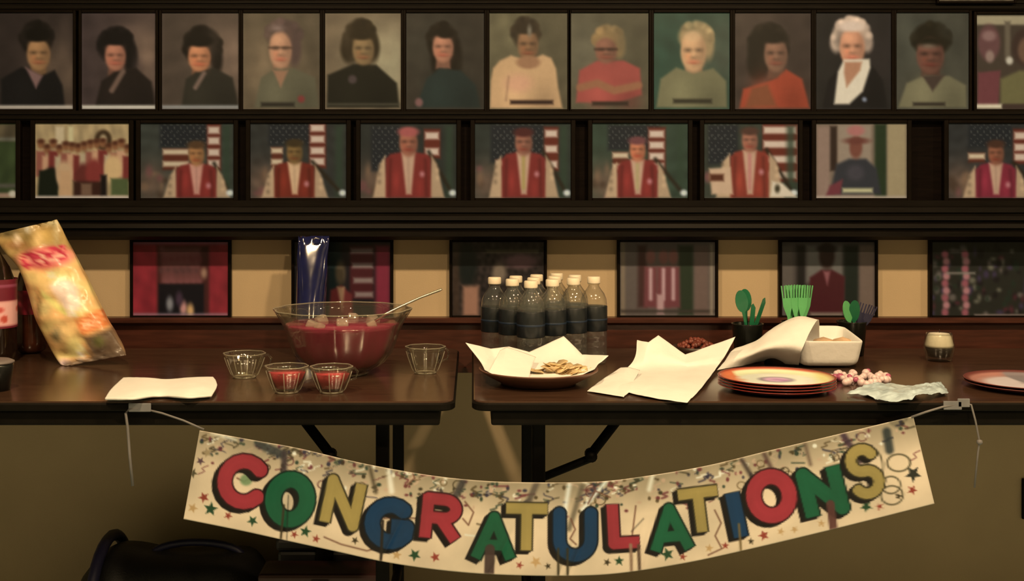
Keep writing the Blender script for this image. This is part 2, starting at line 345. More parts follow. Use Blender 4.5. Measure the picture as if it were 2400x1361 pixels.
TOP = [
 (-6, 172, 'short dark hair, dark jacket and open pale collar', portrait((50, 38, 30), (112, 86, 62), 155, 180, (20, 15, 10), [(86, 90, 38, 40)], (90, 127, 27, 37), (160, 112, 68), [(2, 185), (50, 157), (95, 178), (128, 164), (146, 200), (152, 252), (2, 252)], (24, 20, 17), multi(PO([(60, 158), (100, 178), (84, 207)], (128, 92, 78)), EL(88, 82, 30, 16, (20, 15, 10), 5)), bottom=(205, 182, 150))),
 (192, 365, 'rounded dark bob, dark jacket and thin pale lapel', portrait((66, 50, 42), (128, 98, 72), 345, 130, (20, 15, 12), [(272, 108, 43, 44), (305, 135, 18, 36)], (270, 132, 24, 32), (172, 108, 76), [(222, 252), (238, 190), (268, 168), (318, 158), (355, 192), (364, 252)], (34, 25, 19), multi(LI([(288, 168), (262, 212)], 6, (112, 84, 64)), EL(272, 92, 30, 14, (20, 15, 12), 5)), bottom=(225, 205, 170))),
 (380, 560, 'big dark bob, bright face and olive-brown jacket', portrait((74, 58, 43), (132, 102, 76), 540, 140, (24, 18, 12), [(474, 108, 45, 46), (508, 140, 14, 34)], (467, 134, 26, 33), (190, 120, 76), [(425, 252), (436, 185), (460, 168), (500, 158), (545, 182), (560, 252)], (44, 38, 27), multi(LI([(478, 172), (458, 205)], 5, (120, 92, 72)), EL(470, 96, 30, 14, (24, 18, 12), 5)), bottom=(150, 140, 122))),
 (570, 750, 'grey-brown hair, glasses and khaki blouse', portrait((86, 70, 48), (128, 102, 70), 620, 150, (82, 60, 48), [(665, 80, 42, 34), (690, 115, 16, 40)], (657, 117, 26, 43), (186, 130, 90), [(596, 252), (612, 182), (648, 158), (690, 160), (738, 182), (748, 252)], (94, 84, 58), multi(EL(650, 66, 16, 8, (140, 110, 90), 7, .8), PO([(640, 165), (675, 165), (658, 205)], (150, 105, 72)), RE(612, 690, 240, 250, (40, 34, 24), 3), EL(706, 232, 8, 8, (120, 50, 42))), glasses=True)),
 (762, 940, 'full dark-brown curls and a black top on a tan backdrop', portrait((112, 90, 62), (172, 152, 108), 905, 150, (42, 31, 16), [(844, 90, 38, 44), (822, 115, 24, 34), (870, 112, 20, 36)], (851, 116, 25, 36), (134, 102, 62), [(766, 252), (768, 176), (828, 150), (882, 152), (930, 195), (936, 252)], (27, 24, 15), multi(EL(848, 84, 26, 10, (42, 31, 16), 5), EL(826, 186, 10, 10, (72, 56, 48)), RE(766, 938, 242, 247, (70, 62, 44), 2)))),
 (952, 1135, 'long dark hair and dark green top on a dim backdrop', portrait((52, 43, 31), (60, 52, 38), 980, 90, (27, 20, 12), [(1037, 98, 36, 44), (1024, 140, 14, 46), (1066, 140, 18, 46)], (1038, 112, 24, 33), (172, 112, 78), [(975, 252), (1000, 185), (1030, 160), (1080, 165), (1115, 200), (1125, 252)], (35, 42, 34), multi(EL(1044, 78, 22, 12, (27, 20, 12), 5), EL(982, 240, 9, 10, (120, 80, 68))))),
 (1147, 1330, 'short dark hair and a wide cream jumper', portrait((84, 72, 48), (108, 94, 62), 1170, 70, (50, 38, 24), [(1232, 78, 32, 36)], (1237, 106, 24, 36), (132, 92, 58), [(1147, 254), (1150, 190), (1156, 160), (1172, 142), (1198, 130), (1235, 142), (1272, 128), (1292, 136), (1303, 160), (1308, 205), (1318, 254)], (192, 146, 96), multi(EL(1238, 146, 27, 15, (150, 104, 68)), EL(1215, 195, 34, 24, (206, 142, 104), 12, .6), EL(1232, 66, 28, 14, (50, 38, 24), 5), EL(1241, 72, 5, 12, (120, 105, 80)), RE(1196, 1296, 235, 244, (40, 22, 16), 3), LI([(1192, 180), (1186, 235)], 3, (150, 108, 74), 5, .7)))),
 (1338, 1520, 'sandy curls, glasses and folded arms in a coral red top', portrait((78, 68, 46), (104, 92, 66), 1360, 120, (142, 108, 64), [(1427, 92, 36, 30), (1450, 110, 15, 26)], (1420, 119, 25, 30), (128, 82, 58), [(1350, 240), (1358, 165), (1400, 142), (1462, 142), (1500, 160), (1504, 222), (1450, 240)], (150, 68, 54), multi(LI([(1360, 205), (1400, 195), (1440, 212), (1496, 200)], 9, (142, 90, 58), 5), RE(1388, 1472, 238, 247, (45, 32, 22), 3)), glasses=True)),
 (1532, 1710, 'pale blond hair and sage blouse on a green backdrop', portrait((42, 62, 44), (78, 76, 56), 1705, 120, (152, 122, 78), [(1630, 86, 40, 34), (1660, 105, 14, 34)], (1625, 122, 30, 46), (192, 142, 94), [(1538, 252), (1548, 185), (1585, 158), (1625, 172), (1672, 160), (1702, 190), (1704, 252)], (112, 101, 66), multi(EL(1622, 84, 22, 14, (205, 160, 108), 6, .6), RE(1578, 1668, 232, 242, (46, 40, 26), 3)))),
 (1722, 1900, 'dark curly hair turned sideways and a brick red jacket', portrait((60, 46, 35), (72, 56, 42), 1760, 60, (34, 27, 18), [(1800, 108, 48, 54), (1776, 145, 26, 44)], (1818, 128, 27, 40), (128, 88, 62), [(1733, 254), (1742, 208), (1790, 195), (1822, 182), (1842, 162), (1880, 185), (1898, 254)], (150, 62, 38), multi(EL(1812, 88, 34, 14, (34, 27, 18), 6), PO([(1745, 254), (1760, 205), (1800, 195), (1822, 250)], (112, 68, 40), 7, .7)))),
 (1912, 2088, 'white hair, white collar and black suit', portrait((36, 31, 25), (44, 36, 30), 2060, 120, (205, 168, 132), [(1996, 84, 45, 44), (1960, 100, 14, 22), (2032, 100, 14, 22)], (1997, 112, 29, 44), (196, 132, 92), [(1928, 254), (1940, 190), (1975, 150), (2040, 148), (2070, 190), (2080, 254)], (25, 21, 18), multi(PO([(1955, 244), (1964, 168), (1978, 140), (2038, 138), (2040, 158), (2022, 214), (1990, 244)], (214, 190, 152)), PO([(1980, 145), (2020, 145), (2016, 165), (1984, 205), (1978, 170)], (170, 116, 80)), EL(1996, 62, 30, 12, (214, 180, 146), 6), EL(2026, 233, 5, 5, (130, 130, 130))))),
 (2100, 2270, 'round dark hair, dim face and olive print blouse', portrait((66, 60, 45), (72, 68, 52), 2120, 80, (31, 25, 14), [(2183, 92, 46, 40)], (2180, 130, 32, 42), (106, 66, 48), [(2105, 252), (2125, 195), (2165, 178), (2225, 178), (2264, 200), (2266, 252)], (112, 100, 68), multi(PO([(2162, 178), (2215, 175), (2186, 214)], (66, 50, 38)), EL(2180, 98, 34, 12, (31, 25, 14), 7), EL(2176, 108, 20, 7, (135, 108, 82), 5, .6), RE(2140, 2215, 240, 248, (45, 36, 26), 3)))),
]
for (x0, x1, desc, fn) in TOP:
    framed('picture_frame', 'top row portrait: '+desc, 'picture frame', 'framed portraits in the top row', x0, x1, 30, 256, PF-0.018, 0.0075, fn, 'top')
def p13(cv):
    cv.c[:] = (66, 52, 38); cv.rect(2280, 2480, 36, 58, (158, 138, 100), 4)
    cv.ell(2318, 100, 26, 42, (98, 62, 54), 6); cv.ell(2318, 84, 16, 12, (135, 98, 84), 6); cv.ell(2320, 132, 10, 14, (140, 110, 90), 5)
    cv.poly([(2292, 170), (2345, 165), (2340, 250), (2290, 250)], (104, 54, 50), 5)
    cv.rect(2355, 2368, 50, 140, (100, 84, 62), 5); cv.ell(2366, 142, 8, 9, (190, 172, 140), 5)
    cv.ell(2402, 110, 30, 42, (58, 40, 30), 6); cv.ell(2406, 118, 20, 30, (104, 74, 52), 6)
    cv.poly([(2345, 185), (2390, 165), (2460, 170), (2470, 245), (2345, 245)], (104, 92, 54), 6)
    cv.rect(2280, 2348, 244, 254, (212, 190, 148), 2); cv.rect(2350, 2480, 244, 254, (62, 44, 34), 2)
framed('picture_frame', 'black framed snapshot of two people at the right end of the top row', 'picture frame', 'framed portraits in the top row', 2288, 2462, 34, 256, PF-0.018, 0.0075, p13, 'top')
def p_up(cv): cv.c[:] = (92, 74, 50); cv.mottle(.2, 30, 3)
framed('picture_frame', 'framed picture above the top rail, only its lower edge in view', 'picture frame', None, 2200, 2376, -110, 3, PF-0.034, 0.006, p_up, 'top')

def flag_man(x0, cx, fy, canton, bars_l, bars_r, skin, hat=None, vest=(122, 42, 34), head_rx=18, shirt=(195, 150, 112), bg=(58, 58, 46), badge=True, wv=(46, 60), sleeve=(190, 152, 108), tie=None, left=(110, 82, 60), beard=False):
    def f(cv):
        X0, X1 = cv.x.min(), cv.x.max()
        cv.c[:] = bg; cv.glow(X0+25, 430, 40, 50, left, .85); cv.mottle(.07, 40, int(x0)+5)
        a, b_, c_, e = canton
        cv.rect(a, b_, c_, e, (32, 33, 32), 7)
        k = ((np.sin((cv.x+cv.y*.9)*2*math.pi/15) > .55) & (np.sin((cv.x-cv.y*.9)*2*math.pi/15) > .1) & (cv.x > a+2) & (cv.x < b_-2) & (cv.y > c_) & (cv.y < e-3))
        cv.c[k] = cv.c[k]*.6+np.array((112, 106, 86))*.4
        if bars_l:
            l0, l1, ys = bars_l; cv.rect(l0, l1, min(ys)-8, max(ys)+14, (92, 42, 26), 5)
            for y in ys: cv.rect(l0, l1, y-6, y+6, (205, 176, 132), 3)
        if bars_r:
            l0, l1, ys = bars_r; cv.rect(l0-3, l1+4, min(ys)-16, max(ys)+16, (98, 40, 26), 5)
            for y in ys: cv.rect(l0, l1, y-8, y+8, (208, 176, 142), 3)
        w1, w2 = wv; sy = fy+25; r = np.random.RandomState(int(abs(x0)))
        cv.rect(X1-28, X1-6, 292, 464, (48, 60, 40), 8, .7)
        for k in range(7): cv.ell(X0+r.uniform(4, 60), r.uniform(395, 462), r.uniform(5, 12), r.uniform(6, 18), [(130, 96, 66), (70, 50, 34), (120, 70, 62)][k % 3], 6, .6)
        cv.line([(cx+w1-4, sy-4), (X1-10, 455)], 5, (40, 30, 18), 5, .8)
        cv.poly([(cx-w2-17, 464), (cx-w2-1, sy+24), (cx-w1-2, sy+4), (cx-w1+4, 464)], sleeve, 5)
        cv.poly([(cx+w2+19, 464), (cx+w2+1, sy+24), (cx+w1+2, sy+4), (cx+w1-4, 464)], np.array(sleeve)*.93, 5)
        for k in range(5): cv.ell(cx+[-1, 1][k % 2]*(w2+2), sy+30+k*9, 5, 6, np.array(sleeve)*[.6, 1.15][k % 2], 5, .6)
        cv.poly([(cx-w1-1, 464), (cx-w1-1, sy+12), (cx-w1+10, sy+1), (cx-11, sy-5), (cx+11, sy-5), (cx+w1-10, sy+1), (cx+w1+1, sy+12), (cx+w1+1, 464)], vest, 4)
        cv.line([(cx-w1+10, sy+14), (cx-w1+8, 460)], 4, np.array(vest)*.75, 6, .8); cv.line([(cx+w1-12, sy+14), (cx+w1-9, 460)], 4, np.array(vest)*.75, 6, .8)
        cv.glow(cx-w1*.55, 425, 9, 26, np.array(vest)*1.35, .6); cv.glow(cx+w1*.5, 440, 9, 20, np.array(vest)*1.3, .5)
        cv.poly([(cx-16, sy-3), (cx+16, sy-3), (cx+7, 455), (cx-5, 455)], shirt, 4)
        cv.line([(cx, sy), (cx+1, 450)], 2, np.array(shirt)*.75, 4, .6)
        if tie: cv.line([(cx, sy+8), (cx, 440)], 4, tie, 3)
        head(cv, cx, fy, head_rx, head_rx*1.5, skin, smile=False)
        if beard: cv.ell(cx, fy+20, head_rx*.8, 9, np.array(skin)*.6, 4, .8)
        cv.ell(cx, fy-head_rx*1.25, head_rx*1.15, head_rx*.55, hat if hat is not None else np.array(skin)*.5, 5)
        cv.ell(cx+w1*.62, sy+48, 6, 7, (190, 120, 110), 4, .8)
        if badge: cv.ell(X1-9, 452, 8, 7, (215, 208, 185), 4)
        cv.rect(X0, X1, 462, 467, (110, 92, 74), 2, .5)
    return f
def m0(cv):
    cv.c[:] = (58, 66, 34); cv.rect(-200, 40, 290, 330, (92, 76, 50), 6); cv.rect(-200, 40, 322, 330, (120, 110, 84), 4)
    cv.mottle(.12, 50, 3); cv.rect(-200, 40, 430, 440, (90, 82, 62), 4); cv.rect(-200, 40, 452, 464, (170, 132, 100), 3); cv.ell(30, 454, 9, 8, (220, 200, 160), 4)
def m1(cv):
    cv.c[:] = (178, 146, 96); cv.mottle(.08, 30, 4)
    cv.rect(130, 150, 296, 345, (210, 180, 130), 5); cv.rect(160, 172, 296, 345, (214, 190, 130), 4)
    cv.ell(242, 328, 20, 24, (66, 46, 26), 5); cv.ell(242, 328, 8, 12, (200, 170, 120), 4)
    r = np.random.RandomState(5)
    for i in range(15):
        x = 96+i*14.5; y = 342+r.uniform(-8, 10); c = [(150, 84, 62), (205, 150, 105), (122, 48, 38), (190, 160, 115)][i % 4]
        cv.poly([(x-11, y+16), (x+11, y+16), (x+12, y+75), (x-12, y+75)], c, 5)
        cv.ell(x, y, 8, 10, (140, 88, 52), 4); cv.ell(x, y-7, 8, 5, (84, 44, 26), 4)
    for x, y, c in [(120, 425, (20, 22, 14)), (150, 410, (205, 160, 110)), (195, 415, (104, 44, 34)), (220, 405, (134, 52, 42)), (265, 395, (218, 172, 110))]:
        cv.ell(x, y, 20, 32, c, 6)
    cv.poly([(88, 462), (92, 400), (125, 395), (138, 462)], (22, 26, 14), 5); cv.poly([(138, 462), (142, 400), (165, 400), (170, 462)], (206, 156, 104), 4)
    cv.rect(172, 240, 425, 460, (58, 30, 20), 6); cv.rect(190, 215, 430, 458, (120, 86, 60), 5); cv.rect(236, 250, 410, 460, (24, 16, 14), 4)
    cv.rect(260, 302, 418, 458, (82, 88, 48), 5); cv.rect(80, 305, 459, 467, (205, 180, 150), 2)
def m7(cv):
    flag_man(1650, 1757, 330, (1660, 1730, 292, 385), None, (1790, 1866, [305, 338, 373, 410]), (158, 100, 72), wv=(44, 62), tie=(190, 120, 100), bg=(52, 54, 40), left=(60, 60, 44), vest=(132, 52, 36))(cv)
    cv.poly([(1662, 395), (1712, 392), (1718, 455), (1668, 455)], (200, 160, 118), 4); cv.rect(1664, 1696, 408, 424, (84, 42, 24), 4)
    cv.poly([(1805, 462), (1810, 425), (1835, 430), (1868, 462)], (215, 190, 150), 4); cv.ell(1822, 442, 6, 9, (60, 50, 30), 3)
def m8(cv):
    cv.c[:] = (120, 98, 74)
    cv.rect(1915, 1945, 296, 465, (142, 112, 88), 6); cv.rect(1946, 1962, 296, 400, (50, 34, 24), 5); cv.rect(1964, 2042, 292, 400, (148, 124, 96), 5)
    cv.rect(2050, 2078, 290, 465, (38, 48, 26), 6); cv.rect(2080, 2124, 290, 465, (158, 134, 92), 4)
    cv.poly([(1945, 455), (1960, 385), (1990, 372), (2030, 372), (2055, 395), (2065, 455)], (50, 48, 46), 6); cv.ell(2005, 405, 22, 20, (70, 62, 60), 8, .7)
    cv.ell(2006, 345, 15, 26, (116, 66, 48), 4); cv.ell(2006, 306, 20, 12, (170, 104, 88), 5); cv.ell(2008, 330, 28, 8, (104, 56, 42), 5)
    cv.poly([(1935, 460), (1945, 435), (1975, 420), (1970, 455)], (110, 50, 50), 5); cv.rect(1975, 2045, 441, 451, (192, 176, 122), 3); cv.rect(1912, 2126, 459, 467, (176, 152, 122), 2)
MID = [
 (-188, 38, 'green field scene cut off by the left edge', m0),
 (83, 303, 'crowded group photo in red and white clothes', m1),
 (330, 548, 'person in red vest, two long stripes left, leftmost such portrait', flag_man(330, 460, 362, (375, 498, 290, 345), (382, 442, [356, 384]), (488, 514, [305, 330, 357, 383]), (166, 112, 64), shirt=(205, 142, 112))),
 (587, 812, 'person in red vest with dark face and wide cream collar', flag_man(587, 690, 358, (630, 740, 290, 340), (636, 662, [353, 379]), (728, 760, [300, 326, 353, 378]), (124, 92, 48), shirt=(214, 168, 118), bg=(48, 46, 38), vest=(112, 40, 26))),
 (845, 1070, 'person in rosy cap and red vest over long white shirt', flag_man(845, 957, 335, (870, 935, 295, 400), None, (997, 1028, [318, 355]), (156, 94, 66), hat=(166, 84, 72), head_rx=21, bg=(42, 42, 34), wv=(52, 66))),
 (1113, 1338, 'person in red vest with yellow tie and one arm bent', flag_man(1113, 1227, 335, (1150, 1275, 292, 380), (1162, 1192, [382]), (1278, 1306, [313, 349, 385]), (146, 92, 66), hat=(76, 34, 28), head_rx=20, bg=(46, 48, 38), tie=(172, 142, 78), wv=(50, 64))),
 (1388, 1612, 'person in red vest with bright orange face and tilted stripes', flag_man(1388, 1494, 352, (1425, 1545, 292, 352), (1436, 1472, [364, 390]), (1522, 1556, [314, 340, 366, 390]), (192, 114, 74), hat=(110, 62, 56), bg=(52, 62, 44), tie=(178, 150, 96))),
 (1650, 1870, 'person in red vest before broad stripes on the right', m7),
 (1912, 2125, 'seated person in grey coat and red cap between drapes', m8),
 (2222, 2445, 'person in red vest cut off by the right edge', flag_man(2222, 2334, 360, (2270, 2370, 292, 345), (2270, 2308, [366]), (2378, 2404, [318, 345, 368]), (140, 84, 56), bg=(46, 44, 38), vest=(124, 38, 46))),
]
for (x0, x1, desc, fn) in MID:
    framed('picture_frame', 'middle row picture: '+desc, 'picture frame', 'framed pictures in the middle row', x0, x1, 289, 464, PF-0.018, 0.012, fn, 'mid')
def b1(cv):
    cv.c[:] = (122, 34, 34); cv.mottle(.08, 50, 9)
    cv.rect(368, 490, 575, 738, (60, 26, 20), 6); cv.rect(378, 470, 580, 665, (96, 52, 42), 8)
    for k in range(26): cv.ell(378+(k*37) % 96, 584+(k*53) % 80, 7, 8, [(112, 62, 52), (74, 44, 36), (88, 40, 34)][k % 3], 6, .7)
    cv.rect(372, 478, 665, 738, (18, 14, 14), 5)
    for x, y, c in [(398, 712, (120, 110, 96)), (430, 722, (176, 118, 96)), (446, 728, (190, 140, 80)), (420, 700, (60, 40, 44))]: cv.ell(x, y, 8, 16, c, 6)
    cv.rect(312, 535, 566, 572, (112, 84, 80), 3, .8); cv.rect(312, 535, 734, 740, (140, 112, 104), 3, .8); cv.ell(478, 640, 7, 12, (140, 100, 70), 6)
def b2(cv):
    cv.c[:] = (26, 20, 18); cv.rect(880, 915, 575, 745, (112, 34, 40), 8); cv.rect(770, 800, 560, 745, (20, 28, 22), 6)
    cv.rect(820, 875, 575, 700, (62, 22, 20), 5)
    for y in (588, 622, 657, 690): cv.rect(822+(y-588)*.1, 874, y-6, y+6, (120, 96, 78), 5)
    cv.ell(798, 640, 12, 28, (74, 58, 36), 6); cv.poly([(770, 745), (775, 680), (800, 668), (825, 690), (828, 745)], (92, 34, 28), 5); cv.poly([(790, 672), (808, 672), (802, 730)], (150, 108, 70), 4)
def b3(cv):
    cv.c[:] = (40, 30, 22); cv.mottle(.25, 22, 12); cv.ell(1095, 620, 22, 50, (18, 20, 14), 9)
    cv.rect(1140, 1262, 585, 592, (84, 70, 44), 5); cv.ell(1220, 612, 40, 16, (92, 62, 52), 9); cv.rect(1085, 1122, 670, 740, (140, 94, 64), 8); cv.rect(1060, 1078, 570, 740, (60, 40, 24), 5, .6)
    cv.ell(1170, 640, 16, 24, (110, 88, 62), 8)
def b4(cv):
    cv.c[:] = (84, 68, 52); cv.rect(1455, 1465, 566, 740, (112, 90, 62), 3)
    cv.rect(1590, 1625, 575, 738, (36, 40, 22), 7); cv.rect(1628, 1660, 575, 738, (96, 72, 54), 6); cv.rect(1495, 1515, 575, 720, (58, 32, 24), 7)
    for x in (1525, 1555, 1578): cv.poly([(x-16, 720), (x-14, 625), (x+14, 625), (x+16, 720)], (98, 48, 42), 6); cv.ell(x, 602, 11, 17, (110, 66, 50), 5); cv.line([(x, 632), (x, 700)], 4, (170, 128, 110), 4)
    cv.rect(1540, 1556, 690, 736, (160, 118, 100), 5); cv.rect(1455, 1678, 726, 732, (52, 40, 28), 3); cv.rect(1664, 1672, 572, 738, (140, 116, 82), 3, .8)
def b5(cv):
    cv.c[:] = (64, 52, 40); cv.rect(1830, 1860, 575, 740, (82, 68, 52), 7); cv.rect(1868, 1888, 575, 740, (28, 22, 16), 6); cv.rect(1890, 1975, 575, 660, (96, 84, 66), 8)
    cv.rect(1978, 2012, 575, 740, (26, 28, 18), 7); cv.rect(2014, 2050, 575, 740, (98, 76, 56), 6)
    cv.poly([(1895, 735), (1898, 650), (1925, 632), (1950, 632), (1980, 648), (1978, 735)], (62, 22, 20), 5)
    cv.ell(1938, 600, 18, 30, (42, 24, 16), 6); cv.ell(1938, 582, 22, 10, (30, 18, 14), 5); cv.poly([(1930, 636), (1946, 636), (1939, 668)], (122, 70, 62), 4); cv.rect(1900, 1975, 732, 742, (110, 88, 66), 4)
def b6(cv):
    cv.c[:] = (34, 30, 20); r = np.random.RandomState(8)
    for i in range(120):
        x, y = r.uniform(2185, 2420), r.uniform(575, 735); c = [(70, 30, 30), (88, 74, 58), (30, 36, 22), (54, 40, 50), (96, 86, 62), (24, 18, 14)][r.randint(6)]
        cv.ell(x, y, r.uniform(3, 9), r.uniform(4, 10), c, 5, .8)
    for x in (2215, 2262):
        for k in range(9): cv.ell(x+(k % 2)*3, 596+k*17, 8, 9, [(128, 66, 62), (150, 96, 84)][k % 2], 4)
    cv.rect(2220, 2285, 638, 642, (120, 104, 82), 3); cv.rect(2285, 2440, 737, 742, (136, 110, 88), 3)
LOW = [(312, 535, 'bright red scene with dark doorway in its middle', b1, M_FRAME), (690, 915, 'red striped picture behind the blue bag', b2, M_FRAME), (1060, 1275, 'dark cluttered picture behind the water bottles', b3, M_FRAME), (1453, 1676, 'three people in red between drapes', b4, M_FRAME), (1832, 2050, 'dim person in maroon vest behind the green cutlery', b5, M_FRAME), (2184, 2425, 'dark busy group photo at the right end', b6, M_FRAME)]
for (x0, x1, desc, fn, fm) in LOW:
    framed('picture_frame', 'low row picture: '+desc, 'picture frame', 'framed pictures on the low ledge', x0, x1, 567, 739, WD-0.014, 0.0075, fn, 'low', fmat=fm)

# ---------------------------------------------------------------- tables
TF, TB = 2.385, 3.15
def table(label, x0, x1, inset_l, inset_r, legs):
    t = thing('folding_table', label, 'table', ((x0+x1)/2, (TF+TB)/2, 0), 'dark folding tables')
    bm = bmesh.new()
    # rounded-corner slab
    r = 0.03; pts = []
    for (cx, cy, a0) in ((x1-r, TB-r, 0), (x0+r, TB-r, 90), (x0+r, TF+r, 180), (x1-r, TF+r, 270)):
        for k in range(7): a = math.radians(a0+90*k/6); pts.append((cx+r*math.cos(a), cy+r*math.sin(a)))
    def slab(zs, inset):
        rings = []
        cx, cy = (x0+x1)/2, (TF+TB)/2
        for zz, ins in zip(zs, inset):
            rings.append([bm.verts.new((x+(ins if x < cx else -ins), y+(ins if y < cy else -ins), zz)) for x, y in pts])
        n = len(pts)
        for a, b_ in zip(rings[:-1], rings[1:]):
            for i in range(n): bm.faces.new((a[i], a[(i+1) % n], b_[(i+1) % n], b_[i]))
        bm.faces.new(rings[0][::-1]); bm.faces.new(rings[-1])
    slab([TZ-.004, TZ-.001, TZ], [.0035, .0036, .006])
    top = bmobj('table_top', bm, M_TABLE, t)
    bm = bmesh.new(); slab([TZ-.019, TZ-.016, TZ-.006, TZ-.003], [.003, 0, 0, .003]); e = bmobj('edge_band', bm, M_EDGE, t)
    # apron frame under the slab
    a0, a1 = x0+inset_l, x1-inset_r; zt, zb = TZ-.019, TZ-.049
    bm = bmesh.new()
    for (q0, q1, w0, w1) in ((a0, a1, TF+.012, TF+.030), (a0, a1, TB-.030, TB-.012), (a0, a0+.018, TF+.0301, TB-.0301), (a1-.018, a1, TF+.0301, TB-.0301)):
        bm_box(bm, q0, q1, w0, w1, zb, zt, 0.004, 2)
    bmobj('apron', bm, M_EDGE, t)
    for (lx, sgn) in legs:
        for ly in (TF+.11, TB-.13):
            bm = bmesh.new(); bm_box(bm, lx-.0135, lx+.0135, ly-.0135, ly+.0135, 0.012, TZ-.03, 0.004, 2)
            lg = bmobj('leg', bm, M_LEG, t)
            lathe('foot_cap', M_LEG, lg, [(0.0001, 0), (.018, 0), (.018, .02), (.015, .024), (.0001, .024)], (lx, ly, 0), 14)
        box('leg_crossbar', M_LEG, t, lx-.01, lx+.01, TF+.125, TB-.145, .20, .222, .004)
        # two-part folding brace from the apron down to the leg frame
        ly = TF+.13
        A = Vector((lx+sgn*.185, ly, TZ-.035)); B = Vector((lx+sgn*.110, ly, TZ-.135)); C_ = Vector((lx+sgn*.0, ly, TZ-.185))
        br = tube('brace', M_LEG, t, [A, B+Vector((0, 0, .003)), B], .0105, 8)
        tube('brace_link', M_LEG, t, [B+(A-B)*.15+Vector((0, .012, -.004)), B+Vector((0, .012, -.008)), C_+Vector((0, .012, -.002)), C_+Vector((0, .012, -.010))], .0085, 8)
        tube('brace_hinge', M_LEG, t, [B+Vector((0, -.012, 0)), B+Vector((0, .022, 0))], .012, 12)
    return t
X = lambda px, d: (px-CX)*d/F
xr1 = X(1066, TF); xl2 = X(1106, TF)
table('long dark-brown folding table left of the gap, with the punch bowl on it', xr1-1.83, xr1, .03, .03, [(X(897, TF+.11), -1), (xr1-1.6, 1)])
table('long dark-brown folding table right of the gap, with the water bottles on it', xl2, xl2+1.83, .038, .03, [(X(1262, TF+.11), 1), (xl2+1.6, -1)])

# ---------------------------------------------------------------- banner
TOPL = [(468, 1008), (600, 1032), (700, 1050), (850, 1085), (1000, 1112), (1130, 1126), (1260, 1130), (1400, 1128), (1500, 1117), (1650, 1092), (1800, 1056), (1960, 1018), (2140, 975)]
BOTL = [(430, 1216), (560, 1242), (660, 1264), (780, 1290), (900, 1316), (1020, 1334), (1145, 1345), (1300, 1349), (1440, 1344), (1600, 1320), (1750, 1288), (1960, 1238), (2190, 1180)]
BD = TF-0.012
NU, NV = 620, 84
tl = catmull(TOPL, NU); bl = catmull(BOTL, NU)
vv = np.linspace(0, 1, NV)[:, None, None]
G = tl[None]*(1-vv)+bl[None]*vv
cv = Canvas(G[..., 0], G[..., 1], (232, 192, 132))
cv.mottle(.035, 180, 21)
UU = np.tile(np.linspace(0, 1, NU)[None], (NV, 1)); VV = np.tile(np.linspace(0, 1, NV)[:, None], (1, NU))
# printed streamers and confetti of the upper half
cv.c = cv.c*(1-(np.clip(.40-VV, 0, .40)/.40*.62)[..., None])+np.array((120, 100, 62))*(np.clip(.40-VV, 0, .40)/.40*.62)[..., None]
r = np.random.RandomState(11)
def uvpt(u, v):
    i = u*(NU-1); a = tl[int(i)]*(1-v)+bl[int(i)]*v; return a
for k in range(420):
    u, v = r.uniform(.005, .995), abs(r.normal(0, .17)); v = min(v, .6)
    p = uvpt(u, v); col = [(60, 48, 24), (84, 62, 30), (110, 46, 40), (44, 56, 34), (50, 42, 46), (244, 222, 168), (206, 160, 110)][r.randint(7)]
    if r.rand() < .5:
        a = r.uniform(0, 6.28); L_ = r.uniform(8, 26); q = [(p[0]+t*L_*math.cos(a)+6*math.sin(t*6)*math.sin(a), p[1]+t*L_*math.sin(a)*.7) for t in np.linspace(-.7, .7, 7)]
        cv.line(q, r.uniform(1.2, 3), col, 2, .7)
    else: cv.ell(p[0], p[1], r.uniform(2.5, 6), r.uniform(2.5, 6), col, 2, .85)
for k in range(26):
    u = r.uniform(.02, .98); p = uvpt(u, r.uniform(.06, .34)); rr = r.uniform(7, 13)
    d = np.abs(np.hypot((cv.x-p[0]), (cv.y-p[1])*1.15)-rr)-1.6; cv.put(d, [(70, 52, 24), (112, 84, 44), (92, 44, 34)][k % 3], 2, .8)
# pale and dark streaks near the top edge, painted like lit and shaded creases
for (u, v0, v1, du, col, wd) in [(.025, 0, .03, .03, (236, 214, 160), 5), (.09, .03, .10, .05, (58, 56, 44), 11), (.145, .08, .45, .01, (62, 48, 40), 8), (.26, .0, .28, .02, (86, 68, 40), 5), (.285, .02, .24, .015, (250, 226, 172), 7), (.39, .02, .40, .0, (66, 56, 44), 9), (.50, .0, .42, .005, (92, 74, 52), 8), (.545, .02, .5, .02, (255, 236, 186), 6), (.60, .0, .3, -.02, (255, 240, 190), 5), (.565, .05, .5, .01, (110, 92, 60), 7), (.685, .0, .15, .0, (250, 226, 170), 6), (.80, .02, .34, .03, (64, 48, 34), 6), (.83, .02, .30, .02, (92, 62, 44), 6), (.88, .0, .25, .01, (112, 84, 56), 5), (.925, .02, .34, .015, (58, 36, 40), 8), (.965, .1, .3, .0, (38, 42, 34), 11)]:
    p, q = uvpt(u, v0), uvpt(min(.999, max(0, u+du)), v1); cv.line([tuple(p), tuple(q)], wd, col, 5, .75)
def star(x, y, R, col, rot=0):
    pts = []
    for k in range(10):
        a = rot+math.pi*k/5-math.pi/2; q = R if k % 2 == 0 else R*.45; pts.append((x+q*math.cos(a), y+q*math.sin(a)))
    cv.poly(pts, col, 1.8)
GR, RD, GO, DK = (38, 66, 32), (150, 58, 36), (200, 150, 84), (60, 46, 22)
